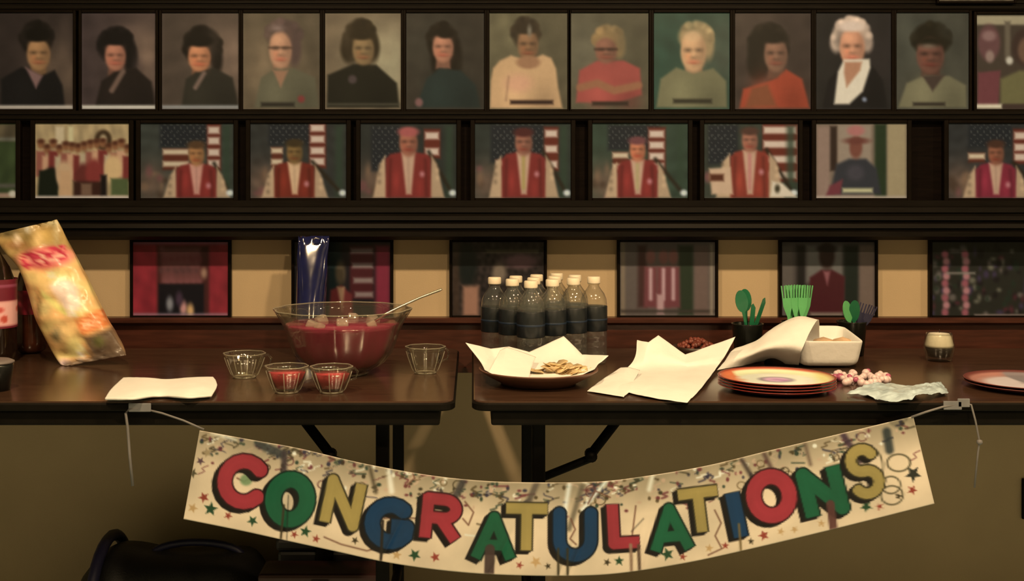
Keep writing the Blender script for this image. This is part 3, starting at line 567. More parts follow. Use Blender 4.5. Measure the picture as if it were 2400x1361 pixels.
for (x, y, R, c) in [(478, 1165, 13, RD), (494, 1192, 17, GR), (535, 1208, 10, RD), (592, 1220, 13, GR), (452, 1190, 12, GO), (690, 1252, 9, RD), (716, 1245, 14, GR), (741, 1262, 10, RD), (832, 1266, 9, DK), (972, 1300, 15, GR), (1020, 1305, 12, RD), (930, 1300, 12, GO), (1218, 1324, 9, RD), (1256, 1316, 14, GO), (1284, 1326, 8, DK), (1423, 1317, 9, DK), (1451, 1314, 12, GR), (1564, 1298, 16, GR), (1600, 1304, 9, RD), (1662, 1284, 10, GO), (1700, 1278, 9, RD), (1760, 1268, 8, DK), (1790, 1254, 13, RD), (1830, 1245, 9, GO), (1862, 1240, 9, GO), (1925, 1226, 9, GO), (2030, 1186, 15, GR), (2062, 1186, 9, RD), (2106, 1162, 9, DK), (2138, 1148, 12, RD), (2140, 1110, 20, (50, 46, 30)), (452, 1108, 12, (90, 76, 44)), (486, 1060, 12, (160, 130, 80)), (470, 1080, 10, (90, 60, 54))]:
    star(x, y, R, c, r.uniform(0, 1))
# streamers between the letters
for pts in [[(556, 1120), (572, 1128), (590, 1118), (600, 1100)], [(1378, 1180), (1395, 1150), (1430, 1165)], [(1090, 1175), (1110, 1200), (1098, 1230), (1085, 1215)], [(1338, 1215), (1348, 1240), (1336, 1262), (1350, 1275)], [(1675, 1195), (1690, 1225), (1676, 1255), (1692, 1285), (1660, 1300)], [(760, 1258), (800, 1275), (860, 1290), (900, 1280)], [(960, 1090), (972, 1120), (950, 1140)], [(1490, 1185), (1484, 1235), (1478, 1285)], [(900, 1214), (940, 1212), (976, 1214)]]:
    cv.line(pts, 2.0, (112, 66, 40), 2, .8)
cv.ell(577, 1124, 15, 14, (116, 132, 74), 4, .8)
for (x, y, a, b_) in [(2106, 1084, 27, 20), (2088, 1136, 22, 20), (2090, 1160, 26, 22), (2040, 1100, 30, 50)]:
    e = (np.sqrt(((cv.x-x)/a)**2+((cv.y-y)/b_)**2)-1)*min(a, b_); cv.put(np.abs(e)-2, (66, 56, 28), 2, .8)
RED_, GRN, GLD, BLU, BLK = (160, 46, 44), (22, 84, 44), (166, 134, 62), (17, 52, 68), (20, 12, 8)
def arc(cx, cy, rx, ry, a0, a1, n=14): return [(cx+rx*math.cos(math.radians(a0+(a1-a0)*k/n)), cy+ry*math.sin(math.radians(a0+(a1-a0)*k/n))) for k in range(n+1)]
H = .5
LET = {'C': [arc(0, 0, H, H, -42, -318)], 'O': [arc(0, 0, H, H, 0, 360, 24)], 'N': [[(-.42, H), (-.42, -H), (.42, H), (.42, -H)]],
 'G': [arc(0, 0, H, H, -48, -322), [(.42, .30), (.44, .08), (.10, .08)]], 'R': [[(-.4, H), (-.4, -H)], [(-.4, -.46)]+arc(.05, -.22, .34, .24, -90, 90)+[(-.4, .02)], [(.0, .04), (.42, H)]],
 'A': [[(-.46, H), (0, -H), (.46, H)], [(-.28, .20), (.28, .20)]], 'T': [[(-.46, -.46), (.46, -.46)], [(0, -.46), (0, H)]],
 'U': [[(-.4, -H), (-.4, .12)]+arc(0, .12, .4, .38, 180, 0)+[(.4, -H)]], 'L': [[(-.3, -H), (-.3, .46), (.42, .46)]], 'I': [[(0, -H), (0, H)]],
 'S': [arc(0, -.25, .34, .25, -25, -270, 12)+arc(0, .25, .36, .26, -90, 150, 12)]}
LETTERS = [('C', 572, 1128, 92, 96, 8, RED_, 17), ('O', 680, 1170, 80, 94, 8, GRN, 19), ('N', 804, 1178, 80, 96, 12, GLD, 13), ('G', 915, 1226, 86, 86, 5, BLU, 18), ('R', 1034, 1212, 84, 92, 6, RED_, 14), ('A', 1157, 1258, 86, 92, 2, GRN, 13), ('T', 1234, 1236, 96, 98, 1, GLD, 13), ('U', 1348, 1252, 92, 98, 0, BLU, 15), ('L', 1460, 1230, 76, 90, -3, RED_, 14), ('A', 1572, 1238, 84, 92, -5, GRN, 13), ('T', 1640, 1196, 92, 92, -7, GLD, 13), ('I', 1726, 1206, 30, 94, -12, BLU, 17), ('O', 1808, 1162, 84, 92, -8, RED_, 18), ('N', 1928, 1151, 86, 94, -14, GRN, 17), ('S', 2026, 1104, 78, 104, -14, GLD, 13)]
LS = []
for (ch, x, y, w_, h_, rot, col, th) in LETTERS:
    c, s = math.cos(math.radians(rot)), math.sin(math.radians(rot)); out = []
    for st in LET[ch]: out.append([(x+p*w_*c-q*h_*s, y+p*w_*s+q*h_*c) for p, q in st])
    LS.append((out, col, th))
def stroke(pts, th, col, soft=2, a=1.0):            # flat-ended block strokes, round ones only along arcs
    if len(pts) > 4: cv.line(pts, th, col, soft, a)
    if len(pts) > 16: return
    D = None
    segs = list(zip(pts[:-1], pts[1:])) if len(pts) <= 4 else [(pts[0], pts[1]), (pts[-1], pts[-2])]
    for i, (p, q) in enumerate(segs):
        L_ = math.hypot(q[0]-p[0], q[1]-p[1])
        if L_ < 1: continue
        ux, uy = (q[0]-p[0])/L_, (q[1]-p[1])/L_; e0 = th*.1 if i > 0 else th*.35; e1 = th*.1 if i < len(segs)-1 else th*.35
        x, y = cv.x-p[0], cv.y-p[1]; t = x*ux+y*uy; n_ = np.abs(-x*uy+y*ux)
        d = np.maximum(np.maximum(-e0-t, t-L_-e1), n_-th)
        if i > 0: d = np.minimum(d, np.hypot(x, y)-th*1.02)
        D = d if D is None else np.minimum(D, d)
    if D is not None: cv.put(D, col, soft, a)
for out, col, th in LS:
    for st in out:
        for q_ in (4, 8, 11): stroke([(a-q_, b_+q_*.75) for a, b_ in st], th+2, BLK, 2)
for out, col, th in LS:
    for st in out: stroke(st, th+3.2, np.array(col)*.3, 1.8)
    for st in out: stroke(st, th-.5, col, 1.8)
    for st in out: cv.line([(a+2, b_-2) for a, b_ in st], th*.3, np.array(col)*1.12+4, 4, .25)  # soft highlight painted inside each letter stroke
# slits and fold tabs along the lower edge, crease shade painted as dark lines
FOLDS = [(658, .62, 3, DK), (893, .55, 3.5, (40, 26, 14)), (1146, .72, 12, (74, 50, 36)), (1307, .7, 3, DK), (1330, .7, 3, DK), (1480, .7, 4, (150, 110, 72)), (1500, .72, 4, (92, 64, 40)), (1736, .7, 3, (120, 90, 44)), (1956, .72, 10, (96, 52, 38))]
for (x, v0, wd, c) in FOLDS:
    i = int(np.argmin(np.abs(bl[:, 0]-x))); q = bl[i]*1.0; p = (q[0]+(q[0]-1300)*-.012, q[1]-(1-v0)*210)
    cv.line([tuple(p), (q[0], q[1]+4)], wd, c, 2.5, .85)
for (xa, ya, xb, yb_) in [(676, 1160, 672, 1268), (1508, 1215, 1480, 1245)]: cv.line([(xa, ya), (xb, yb_)], 2, (30, 26, 16), 2, .5)
edge = np.minimum(np.minimum(VV, 1-VV)*210, np.minimum(UU, 1-UU)*1750); cv.put(edge-2.5, (206, 170, 116), 2, .6)
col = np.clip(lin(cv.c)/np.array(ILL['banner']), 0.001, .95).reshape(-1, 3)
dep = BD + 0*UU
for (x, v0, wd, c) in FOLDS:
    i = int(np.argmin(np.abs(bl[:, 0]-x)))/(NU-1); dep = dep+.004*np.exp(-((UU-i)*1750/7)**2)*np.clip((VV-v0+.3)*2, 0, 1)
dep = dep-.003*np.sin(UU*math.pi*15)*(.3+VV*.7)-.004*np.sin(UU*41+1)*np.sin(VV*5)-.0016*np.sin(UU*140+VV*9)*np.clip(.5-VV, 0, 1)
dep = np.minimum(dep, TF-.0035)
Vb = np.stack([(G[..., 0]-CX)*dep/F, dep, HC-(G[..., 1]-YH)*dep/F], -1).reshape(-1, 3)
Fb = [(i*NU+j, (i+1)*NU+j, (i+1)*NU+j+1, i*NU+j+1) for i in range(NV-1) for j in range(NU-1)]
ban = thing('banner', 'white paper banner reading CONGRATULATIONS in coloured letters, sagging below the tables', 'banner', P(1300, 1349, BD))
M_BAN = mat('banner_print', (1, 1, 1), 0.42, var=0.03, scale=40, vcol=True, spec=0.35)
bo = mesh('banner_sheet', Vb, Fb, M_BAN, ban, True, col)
s_ = bo.modifiers.new('solid', 'SOLIDIFY'); s_.thickness = .0006; s_.offset = 1
M_STR = mat('string', tuple(alb((120, 100, 72), 'banner')), .6)
M_TAPE = mat('clear_tape', tuple(alb((130, 112, 84), 'banner')), .3)
SD = TF-.006
tube('string', M_STR, ban, [P(478, 1006, BD-.001), P(430, 985, SD-.002), P(380, 968, SD-.002), P(346, 960, SD)], .0022, 6)
tube('string', M_STR, ban, [P(2136, 977, BD-.001), P(2170, 965, SD-.002), P(2210, 953, SD-.002), P(2256, 946, SD)], .0024, 6)
tube('string_end', M_STR, ban, [P(330, 955, SD), P(303, 958, SD-.001), P(295, 968, SD-.003), P(299, 1000, SD-.004), P(304, 1070, SD-.004), P(311, 1138, SD-.003)], .0030, 6)
tube('string_end', M_STR, ban, [P(2256, 944, SD), P(2276, 948, SD-.002), P(2286, 985, SD-.004), P(2296, 1035, SD-.004), P(2292, 1060, SD-.003), P(2284, 1142, SD-.003)], .0020, 6)
lathe('string_knot', M_STR, ban, [(.0001, -.006), (.005, -.003), (.006, 0), (.005, .004), (.0001, .006)], P(2296, 1036, SD-.004), 10)
for (px, py, wd) in ((328, 955, .022), (2232, 950, .018), (2258, 944, .012)):
    o = box('tape_patch', M_TAPE, ban, P(px, py, SD).x-wd, P(px, py, SD).x+wd, SD-.003, SD+.001, P(px, py, SD).z-.008, P(px, py, SD).z+.009, .0015)

# ---------------------------------------------------------------- snack bag
def bag(name, label, rows, thick, painter, group=None, nu=48, nvv=60, m=None, crimp=.08):
    L = catmull([r[0]+(r[2],) for r in rows], nvv); R = catmull([r[1]+(r[2],) for r in rows], nvv)
    th = linear([(t,) for t in thick], nvv)[:, 0]
    V = []; PX = []; PY = []
    from mathutils import noise
    for i in range(nvv):
        for j in range(nu):
            a = 2*math.pi*j/nu; s = (1-math.cos(a))/2; side = math.sin(a)
            px = L[i, 0]*(1-s)+R[i, 0]*s; py = L[i, 1]*(1-s)+R[i, 1]*s; d = L[i, 2]*(1-s)+R[i, 2]*s
            d2 = d-th[i]*np.sign(side)*abs(side)**.7
            v = P(px, py, d2) if side >= 0 else P(px, py, d)+Vector((0, d2-d, 0))
            q = Vector((px, py, side*20))/38.0; nz = noise.noise(q)*.010+noise.noise(q*2.3)*.006
            e = i/(nvv-1)
            if e < .1 or e > .93: nz += .004*math.sin(px*.45)
            v.y -= nz*abs(side)**.5; v.z = max(v.z, TZ+.001)
            V.append(v); PX.append(px); PY.append(py)
    Fc = [(i*nu+j, (i+1)*nu+j, (i+1)*nu+(j+1) % nu, i*nu+(j+1) % nu) for i in range(nvv-1) for j in range(nu)]
    Fc += [tuple(range(nu)), tuple(range((nvv-1)*nu, nvv*nu))[::-1]]
    cv = Canvas(np.array(PX), np.array(PY), (200, 150, 80)); painter(cv)
    col = np.clip(lin(cv.c)/np.array(ILL['bag']), .001, .9)
    t = thing(name, label, 'snack bag', P(rows[-1][0][0], rows[-1][0][1], rows[-1][2]), group)
    mesh('bag_body', V, Fc, m, t, True, col); return t
def chipart(cv):
    cv.c[:] = (222, 164, 88); cv.mottle(.06, 60, 2)
    cv.poly([(-60, 500), (160, 480), (180, 590), (30, 640), (-60, 620)], (150, 118, 58), 16)
    for (x, y, a, b_, c) in [(20, 545, 22, 12, (96, 80, 40)), (60, 548, 16, 22, (120, 96, 44)), (110, 552, 20, 16, (176, 140, 66)), (40, 575, 26, 10, (128, 84, 40)), (90, 562, 10, 20, (210, 172, 98)), (40, 560, 6, 12, (244, 218, 168)), (66, 536, 9, 10, (220, 204, 156)), (120, 522, 20, 6, (196, 180, 120)), (132, 545, 4, 24, (188, 170, 112))]: cv.ell(x, y, a, b_, c, 8, .8)
    cv.ell(108, 604, 66, 26, (196, 86, 72), 8, .9, -.08)
    cv.ell(112, 602, 60, 16, (232, 168, 120), 8, .7, -.08)
    LT = {'C': LET['C'], 'H': [[(-.4, -.5), (-.4, .5)], [(.4, -.5), (.4, .5)], [(-.4, 0), (.4, 0)]], 'I': LET['I'], 'P': [[(-.35, .5), (-.35, -.5)]+arc(.0, -.22, .36, .28, -90, 90)+[(-.35, .06)]], 'S': LET['S']}
    for k, ch in enumerate('CHIPS'):
        x, y = 62+k*23-(6 if k > 2 else 0), 611-k*5
        for st in LT[ch]: cv.line([(x+p*17+q*3, y+q*30-p*3) for p, q in st], 3.6, (158, 34, 44), 1.2); cv.line([(x+p*17+q*3+1, y+q*30-p*3-1) for p, q in st], 1.0, (214, 96, 88), 1.2, .5)
    cv.ell(150, 650, 40, 22, (240, 186, 104), 14, .7); cv.ell(120, 645, 10, 8, (255, 214, 136), 7)
    cv.ell(150, 672, 26, 18, (244, 190, 150), 9, .9); cv.poly([(118, 668), (178, 672), (190, 720), (160, 745), (135, 700)], (232, 176, 134), 8)
    cv.line([(165, 670), (170, 740)], 3, (246, 214, 172), 5); cv.line([(100, 690), (150, 732)], 7, (236, 190, 96), 6)
    cv.ell(105, 722, 16, 20, (196, 172, 96), 8, .8); cv.ell(92, 716, 6, 30, (110, 84, 40), 7, .8)
    cv.poly([(178, 748), (244, 722), (258, 760), (190, 785)], (190, 104, 44), 6); cv.line([(188, 758), (240, 736)], 3, (220, 150, 88), 4); cv.line([(192, 772), (246, 748)], 3, (214, 140, 78), 4)
    cv.ell(140, 780, 26, 30, (206, 166, 92), 10, .8); cv.ell(132, 784, 12, 16, (116, 102, 60), 8, .8); cv.ell(175, 812, 20, 28, (222, 186, 100), 10, .8)
    cv.poly([(200, 790), (265, 765), (300, 830), (215, 850)], (88, 68, 42), 10); cv.ell(232, 800, 14, 14, (100, 96, 44), 8, .8); cv.ell(190, 835, 6, 20, (236, 218, 176), 6, .8); cv.ell(150, 850, 16, 10, (206, 176, 150), 8, .8)
    cv.poly([(150, 845), (300, 822), (305, 870), (150, 880)], (70, 56, 38), 8, .7)
M_BAG = mat('snack_bag_film', (1, 1, 1), .32, var=.08, scale=40, vcol=True, bump=.8, bscale=28, spec=.5)
bag('chip_bag', 'tall yellow chip bag with red lettering leaning at the left end of the table', [((-6, 548), (134, 514), 2.93), ((-8, 560), (142, 528), 2.93), ((10, 590), (160, 566), 2.92), ((45, 632), (186, 618), 2.91), ((66, 690), (215, 676), 2.90), ((82, 745), (243, 734), 2.89), ((104, 790), (268, 776), 2.88), ((130, 838), (290, 814), 2.87), ((148, 860), (296, 832), 2.85)],
    [.002, .004, .022, .04, .05, .052, .045, .022, .004], chipart, m=M_BAG)

# soda bottles and the cup at the left edge
def soda(label, px, dbase, h, R, liquid, lab, art=None):
    c = Vector((X(px, dbase), dbase, TZ))
    t = thing('soda_bottle', label, 'bottle', c, 'soda bottles at the left end')
    pr = [(.0001, .004), (R*.6, .001), (R*.92, .01), (R, .03), (R*.97, .07), (R, .10), (R, h*.55), (R*.95, h*.66), (R*.7, h*.80), (R*.35, h*.91), (.014, h*.95), (.014, h*.98)]
    lathe('bottle_body', liquid, t, pr, c, 36)
    lathe('bottle_cap', mat('red_cap', tuple(alb((120, 26, 26))), .4), t, [(.0001, h*.975), (.0165, h*.975), (.0165, h), (.015, h*1.005), (.0001, h*1.005)], c, 24)
    seg, nz = 60, 34; V = []; PX = []; PY = []
    z0, z1 = lab
    for i in range(nz):
        for k in range(seg):
            a = 2*math.pi*k/seg; zz = z0+(z1-z0)*i/(nz-1); V.append(c+Vector(((R+.0012)*math.cos(a), (R+.0012)*math.sin(a), zz))); PX.append(a); PY.append(zz)
    PX = np.array(PX); PY = np.array(PY)
    cv = Canvas(PX*R*1000, PY*1000, (112, 26, 30)); (art or (lambda c_: None))(cv)
    Fc = [(i*seg+k, i*seg+(k+1) % seg, (i+1)*seg+(k+1) % seg, (i+1)*seg+k) for i in range(nz-1) for k in range(seg)]
    mesh('bottle_label', V, Fc, MATS.get('bottle_label') or mat('bottle_label', (1, 1, 1), .4, var=.05, vcol=True), t, True, np.clip(lin(cv.c)/np.array(ILL['bag']), .001, .9))
M_COLA = mat('dark_cola', (.012, .006, .004), .08, var=.2, coat=.5)
M_ROOT = mat('brown_soda', (.06, .018, .010), .1, var=.3, coat=.4)
def lab1(cv):
    y0, y1 = cv.y.min(), cv.y.max(); Rr = 1
    cv.c[:] = (96, 24, 30); cv.rect(-10, 400, y0+6, y0+64, (214, 150, 118), 3); cv.rect(-10, 400, y1-18, y1-12, (130, 60, 66), 2)
    for k in range(9): cv.ell(k*36+10, y0+44, 13, 7, (176, 74, 56), 3); cv.ell(k*36+24, y0+22, 9, 9, (170, 66, 44), 3)
soda('dark cola bottle with red and cream label at the left edge', -18, 2.90, .285, .056, M_COLA, (.085, .20), lab1)
soda('brown soda bottle half hidden between the cola bottle and chip bag', 72, 3.06, .25, .040, M_ROOT, (.10, .16), lambda cv: cv.mottle(.2, 20, 3))
t = thing('cup', 'black cup with a tan rim cut off by the left edge of the photo', 'cup', P(-14, 930, DT(922)), None)
cc = Vector((X(-12, DT(922)+.04), DT(922)+.04, TZ))
lathe('cup_body', mat('black_plastic', (.01, .012, .012), .3), t, [(.0001, 0), (.030, 0), (.037, .050), (.037, .056), (.034, .056), (.028, .004), (.0001, .004)], cc, 32)
lathe('cup_lid', mat('tan_lid', tuple(alb((130, 104, 76))), .5), t, [(.0001, .062), (.030, .064), (.0385, .060), (.0385, .0565), (.0001, .0565)], cc, 32)

# ---------------------------------------------------------------- napkin on the left table
def napkin(name, label, rows, group=None, **k):
    t = thing(name, label, 'napkin', rows[0][0], group); sheet('napkin_sheet', M_PAPER, t, rows, **k); return t
t = thing('folded_napkin', 'folded white paper napkin lying flat near the front edge of the left table', 'napkin', T(375, 930))
sheet('napkin_sheet', M_PAPER, t, [[T(247, 938, .004), T(310, 937, .009), T(375, 931, .003), T(440, 934, .008), T(496, 931, .004)], [T(262, 915, .006), T(325, 918, .014), T(385, 916, .009), T(450, 914, .014), T(508, 906, .008)], [T(290, 889, .008), T(340, 889, .014), T(390, 893, .010), T(450, 888, .014), T(499, 887, .010)]], nu=50, nv=26, thick=.004, crumple=.0012)
sheet('napkin_fold', M_PAPER, t, [[T(252, 934, .001), T(310, 935, .002), T(375, 931, .001), T(440, 932, .002), T(494, 930, .001)], [T(292, 890, .001), T(340, 891, .002), T(390, 894, .001), T(450, 890, .002), T(497, 888, .001)]], nu=40, nv=10, thick=.002)

# ---------------------------------------------------------------- punch bowl, ladle, cups
bc = Vector((X(803, 2.73), 2.73, TZ))
t = thing('punch_bowl', 'large clear glass bowl of red punch on the left table', 'punch bowl', bc)
op = [(.050, 0), (.057, .002), (.056, .006), (.072, .012), (.092, .026), (.109, .048), (.120, .076), (.131, .108), (.144, .130), (.154, .146)]
ip = [(.151, .146), (.141, .131), (.128, .109), (.1175, .077), (.1065, .050), (.0895, .029), (.068, .0155), (.0001, .012)]
lathe('bowl_glass', M_CLEAR, t, [(.0001, .003)]+op+ip, bc, 72, flute=12, famp=.018)
lathe('punch_liquid', M_RED, t, [(.0001, .0135), (.066, .0165), (.087, .030), (.1045, .051), (.1155, .078), (.1245, .105), (.1258, .1125), (.1240, .1140), (.0001, .1140)], bc, 60, flute=12, famp=.016)
lathe('bowl_rim', M_RIM, t, [(.1505, .1452), (.1535, .1452), (.1545, .1475), (.1505, .1475)], bc, 96, flute=12, famp=.018, close=True)
lathe('bowl_foot', M_RIM, t, [(.044, .0005), (.054, .0005), (.057, .003), (.046, .004)], bc, 60, close=True)
M_ICE = glassmat('ice', (.9, .88, .84), .05, 1.5, .25, (.9, .8, .7))
for (a, r_, s) in [(.3, .07, .012), (1.4, .09, .010), (2.6, .06, .012), (3.9, .085, .011), (4.8, .045, .013), (5.6, .09, .010), (4.3, .10, .009)]:
    bm = bmesh.new(); bm_box(bm, -s, s, -s, s, -s*.8, s*.8, s*.25, 2); bmesh.ops.rotate(bm, verts=bm.verts, matrix=Matrix.Rotation(a*2, 3, 'Z') @ Matrix.Rotation(.4, 3, 'X'), cent=(0, 0, 0))
    bmesh.ops.translate(bm, verts=bm.verts, vec=bc+Vector((r_*math.cos(a), r_*math.sin(a), .117))); bmobj('ice_cube', bm, M_ICE, t, True)
t = thing('ladle', 'slender steel ladle resting in the punch bowl', 'ladle', P(880, 745, 2.73))
M_ST = mat('brushed_steel', (.55, .50, .42), .28, .9)
tube('ladle_handle', M_ST, t, [P(1036, 677, 2.74), P(1030, 680, 2.74), P(985, 697, 2.735), P(935, 720, 2.73), P(905, 735, 2.725), P(878, 752, 2.72)], [.0022, .0030, .0026, .0028, .0032, .0032], 8)
lathe('ladle_cup', M_ST, t, [(.0001, -.022), (.018, -.016), (.026, 0), (.0245, 0), (.017, -.0145), (.0001, -.020)], P(868, 760, 2.72), 24)
def cup(label, px, d, R, h, liquid, group='glass punch cups on the left table', filled=0.0):
    c = Vector((X(px, d), d, TZ)); t = thing('punch_cup', label, 'cup', c, group)
    lathe('cup_glass', M_CLEAR, t, [(.0001, .0025), (R*.52, 0), (R*.56, .003), (R*.62, h*.15), (R*.80, h*.5), (R*.93, h*.82), (R, h), (R*.95, h), (R*.88, h*.80), (R*.74, h*.5), (R*.54, h*.2), (.0001, h*.15)], c, 64, flute=8, famp=.035)
    for k in range(8):                       # moulded ribs of the pressed glass
        a = 2*math.pi*k/8
        q = [c+Vector((math.cos(a)*rr*1.035, math.sin(a)*rr*1.035, zz)) for rr, zz in ((R*.56, .004), (R*.64, h*.15), (R*.81, h*.5), (R*.94, h*.82))]
        tube('glass_rib', M_RIM, t, q, .0011, 6)
    lathe('cup_rim', M_RIM, t, [(R*.965, h-.0012), (R*1.0, h-.0012), (R*1.005, h+.0008), (R*.965, h+.0008)], c, 64, flute=8, famp=.035, close=True)
    lathe('cup_base', M_RIM, t, [(R*.40, .0005), (R*.55, .0005), (R*.57, .0035), (R*.42, .0035)], c, 40, close=True)
    tube('cup_handle', M_CLEAR, t, [c+Vector((math.cos(.6)*rr, math.sin(.6)*rr, zz)) for rr, zz in ((R*.93, h*.82), (R*1.25, h*.85), (R*1.42, h*.68), (R*1.32, h*.45), (R*.84, h*.36))], .0028, 8)
    if filled: lathe('cup_punch', liquid, t, [(.0001, h*.155), (R*.51, h*.19), (R*.715, h*.5), (R*.72+(R*.15)*(filled-.5)/.3, h*filled), (.0001, h*filled)], c, 48, flute=8, famp=.03)
cup('empty clear glass punch cup left of the punch bowl', 573, 2.68, .0456, .0535, None)
cup('punch cup of red punch, left of the pair before the bowl', 672, 2.49, .0437, .0545, M_PINK, filled=.78)
cup('punch cup of red punch, right of the pair before the bowl', 777, 2.49, .0430, .0535, M_PINK, filled=.74)
cup('empty clear glass punch cup right of the punch bowl', 997, 2.74, .0445, .0600, None)

# tall blue foil bag behind the bowl
vd = 3.03; t = thing('blue_bag', 'tall glossy cobalt blue foil bag standing behind the punch bowl', 'bag', (X(729, vd), vd, TZ))
M_BLUE = mat('cobalt_foil', (.010, .012, .070), .11, var=.25, scale=25, coat=.3, bump=.08, bscale=14)
from mathutils import noise as NZ
V = []; nr, ns = 40, 56; hb = .289; z0 = TZ
for i in range(nr+1):
    f = i/nr; rx = .0345+.005*f; ry = .052*(1-f)**.9+.004
    for k in range(ns):
        a = 2*math.pi*k/ns; cx_, sy_ = math.cos(a), math.sin(a)
        v = Vector((X(727, vd)+rx*math.copysign(abs(cx_)**.92, cx_)+.004*(f-.5), vd-ry+.052*1.0-.0+ry*math.copysign(abs(sy_)**.85, sy_), z0+.001+hb*f))
        nz = NZ.noise(Vector((v.x*26, v.z*9, 3)))*.0018+NZ.noise(v*60)*.0003
        v.y += nz; v.x += NZ.noise(Vector((v.z*22, 1, 1)))*.002
        if f > .97: v.z += .004*math.sin(k*1.1)
        V.append(v)
Fc = [(i*ns+k, i*ns+(k+1) % ns, (i+1)*ns+(k+1) % ns, (i+1)*ns+k) for i in range(nr) for k in range(ns)]+[tuple(range(ns))[::-1], tuple(range(nr*ns, (nr+1)*ns))]
mesh('bag_body', V, Fc, M_BLUE, t, True)
tube('bag_tie', mat('silver_tie', (.5, .5, .55), .3, .6), t, [P(733, 563, 3.055), P(740, 557, 3.05), P(748, 560, 3.055)], .0018, 6)

# ---------------------------------------------------------------- water bottles
M_WATER = glassmat('water_bottle_plastic', (.93, .92, .86), .04, 1.45, .07, tuple(alb((190, 172, 132))))
M_CAP = mat('white_cap', (.85, .76, .62), .45, var=.03)
M_LAB = mat('navy_label', (.007, .0105, .015), .4, var=.4, scale=70, coat=.1)
M_LABS = mat('label_silver', tuple(alb((34, 42, 44))), .4, var=.2)
def water_bottle(c):
    R = .0315; h = .205
    t = thing('water_bottle', '', 'bottle', c, 'pack of white-capped water bottles')
    lathe('bottle_body', M_WATER, t, [(.0001, .006), (.020, .0), (.028, .002), (R, .010), (R, .028), (R*.96, .032), (R, .036), (R, .050), (R*.96, .055), (R, .060), (R, .072), (R*.99, .074), (R*.99, .138), (R, .141), (R*.95, .154), (R*.80, .166), (R*.56, .176), (.0125, .184), (.0125, .188), (.0145, .189), (.0145, .191), (.0125, .192), (.0125, .194)], c, 26)
    lathe('bottle_label', M_LAB, t, [(R*.99+.0006, .079), (R*.99+.0011, .080), (R*.99+.0011, .136), (R*.99+.0006, .137)], c, 26)
    lb = lathe('label_band', M_LABS, t, [(R*.99+.0013, .104), (R*.99+.0016, .1045), (R*.99+.0016, .108), (R*.99+.0013, .1085)], c, 26)
    lathe('bottle_cap', M_CAP, t, [(.0001, .190), (.0150, .190), (.0155, .192), (.0155, .204), (.0140, .206), (.0001, .206)], c, 24, flute=0)
    return t
def copy_tree(o, loc):
    c = o.copy(); COL.objects.link(c); c.location = loc
    for ch in list(o.children):
        g = ch.copy(); COL.objects.link(g); g.parent = c
        for gg in ch.children: q = gg.copy(); COL.objects.link(q); q.parent = g
    return c
ang = math.radians(38); s = .0655; pos = []
ctr = Vector((X(1276, 2.87), 2.875, TZ))
for i in range(4):
    for j in range(3):
        u, v = (i-1.5)*s, (j-1)*s
        pos.append((ctr+Vector((u*math.cos(ang)-v*math.sin(ang), u*math.sin(ang)+v*math.cos(ang), 0)), i, j))
pos.sort(key=lambda q: q[0].x)
ords = ['leftmost', 'second from the left', 'third from the left', 'fourth from the left', 'fifth from the left', 'sixth from the left', 'seventh from the left', 'sixth from the right', 'fifth from the right', 'fourth from the right', 'third from the right', 'second from the right', 'rightmost']
wb = None
nb = len(pos)
for k, (p, i, j) in enumerate(pos):
    if wb is None: wb = water_bottle(p); o = wb
    else: o = copy_tree(wb, p)
    side = ords[k] if k < 6 else ords[13-(nb-k)]
    row = 'front' if p.y < 2.78 else ('back' if p.y > 2.87 else 'middle')
    o['label'] = f'water bottle with the {side} cap of the pack, {row} row'

# ---------------------------------------------------------------- lined tray of snacks
pc = Vector((X(1262, 2.60), 2.60, TZ))
t = thing('serving_plate', 'round brown serving plate lined with pointed napkins before the water bottles', 'plate', pc)
M_TAN = mat('brown_plate', tuple(alb((118, 70, 40))), .4, var=.15)
lathe('plate_dish', M_TAN, t, [(.0001, 0), (.078, 0), (.082, .004), (.112, .020), (.127, .030), (.1275, .033), (.124, .033), (.108, .024), (.078, .009), (.0001, .007)], pc, 64)
t = thing('napkin_liner', 'pointed white napkins lining the brown serving plate', 'napkin', pc+Vector((0, 0, .03)))
q = lambda px, py, d: P(px, py, d)
sheet('napkin_sheet', M_PAPER, t, [
 [q(1136, 868, 2.56), q(1165, 882, 2.52), q(1205, 888, 2.495), q(1262, 890, 2.485), q(1320, 888, 2.495), q(1362, 880, 2.52), q(1394, 866, 2.56)],
 [q(1128, 852, 2.60), q(1170, 872, 2.57), q(1205, 876, 2.56), q(1262, 876, 2.56), q(1320, 876, 2.56), q(1364, 868, 2.57), q(1402, 854, 2.60)],
 [q(1110, 828, 2.62), q(1165, 850, 2.64), q(1205, 850, 2.65), q(1262, 850, 2.66), q(1320, 842, 2.66), q(1372, 850, 2.64), q(1412, 846, 2.61)],
 [q(1091, 804, 2.63), q(1150, 818, 2.68), q(1193, 813, 2.70), q(1240, 826, 2.71), q(1321, 788, 2.71), q(1364, 832, 2.69), q(1426, 834, 2.62)]], nu=61, nv=30, sharp=True, crumple=.0015, thick=.001)
sheet('napkin_fold', M_PAPER, t, [
 [q(1144, 872, 2.53), q(1170, 884, 2.51), q(1200, 886, 2.50), q(1240, 887, 2.50)],
 [q(1160, 845, 2.58), q(1180, 850, 2.57), q(1205, 856, 2.57), q(1245, 864, 2.57)],
 [q(1172, 822, 2.63), q(1188, 814, 2.64), q(1214, 822, 2.64), q(1256, 838, 2.64)]], nu=30, nv=18, sharp=True, crumple=.0015, thick=.001)
t = thing('snack_chips', 'heap of golden chips inside the napkin-lined plate', 'snacks', pc+Vector((0.03, 0, .02)))
t2 = t
M_CHIP = mat('golden_chip', tuple(alb((240, 185, 105))), .7, var=.2, scale=50)
bm = bmesh.new()
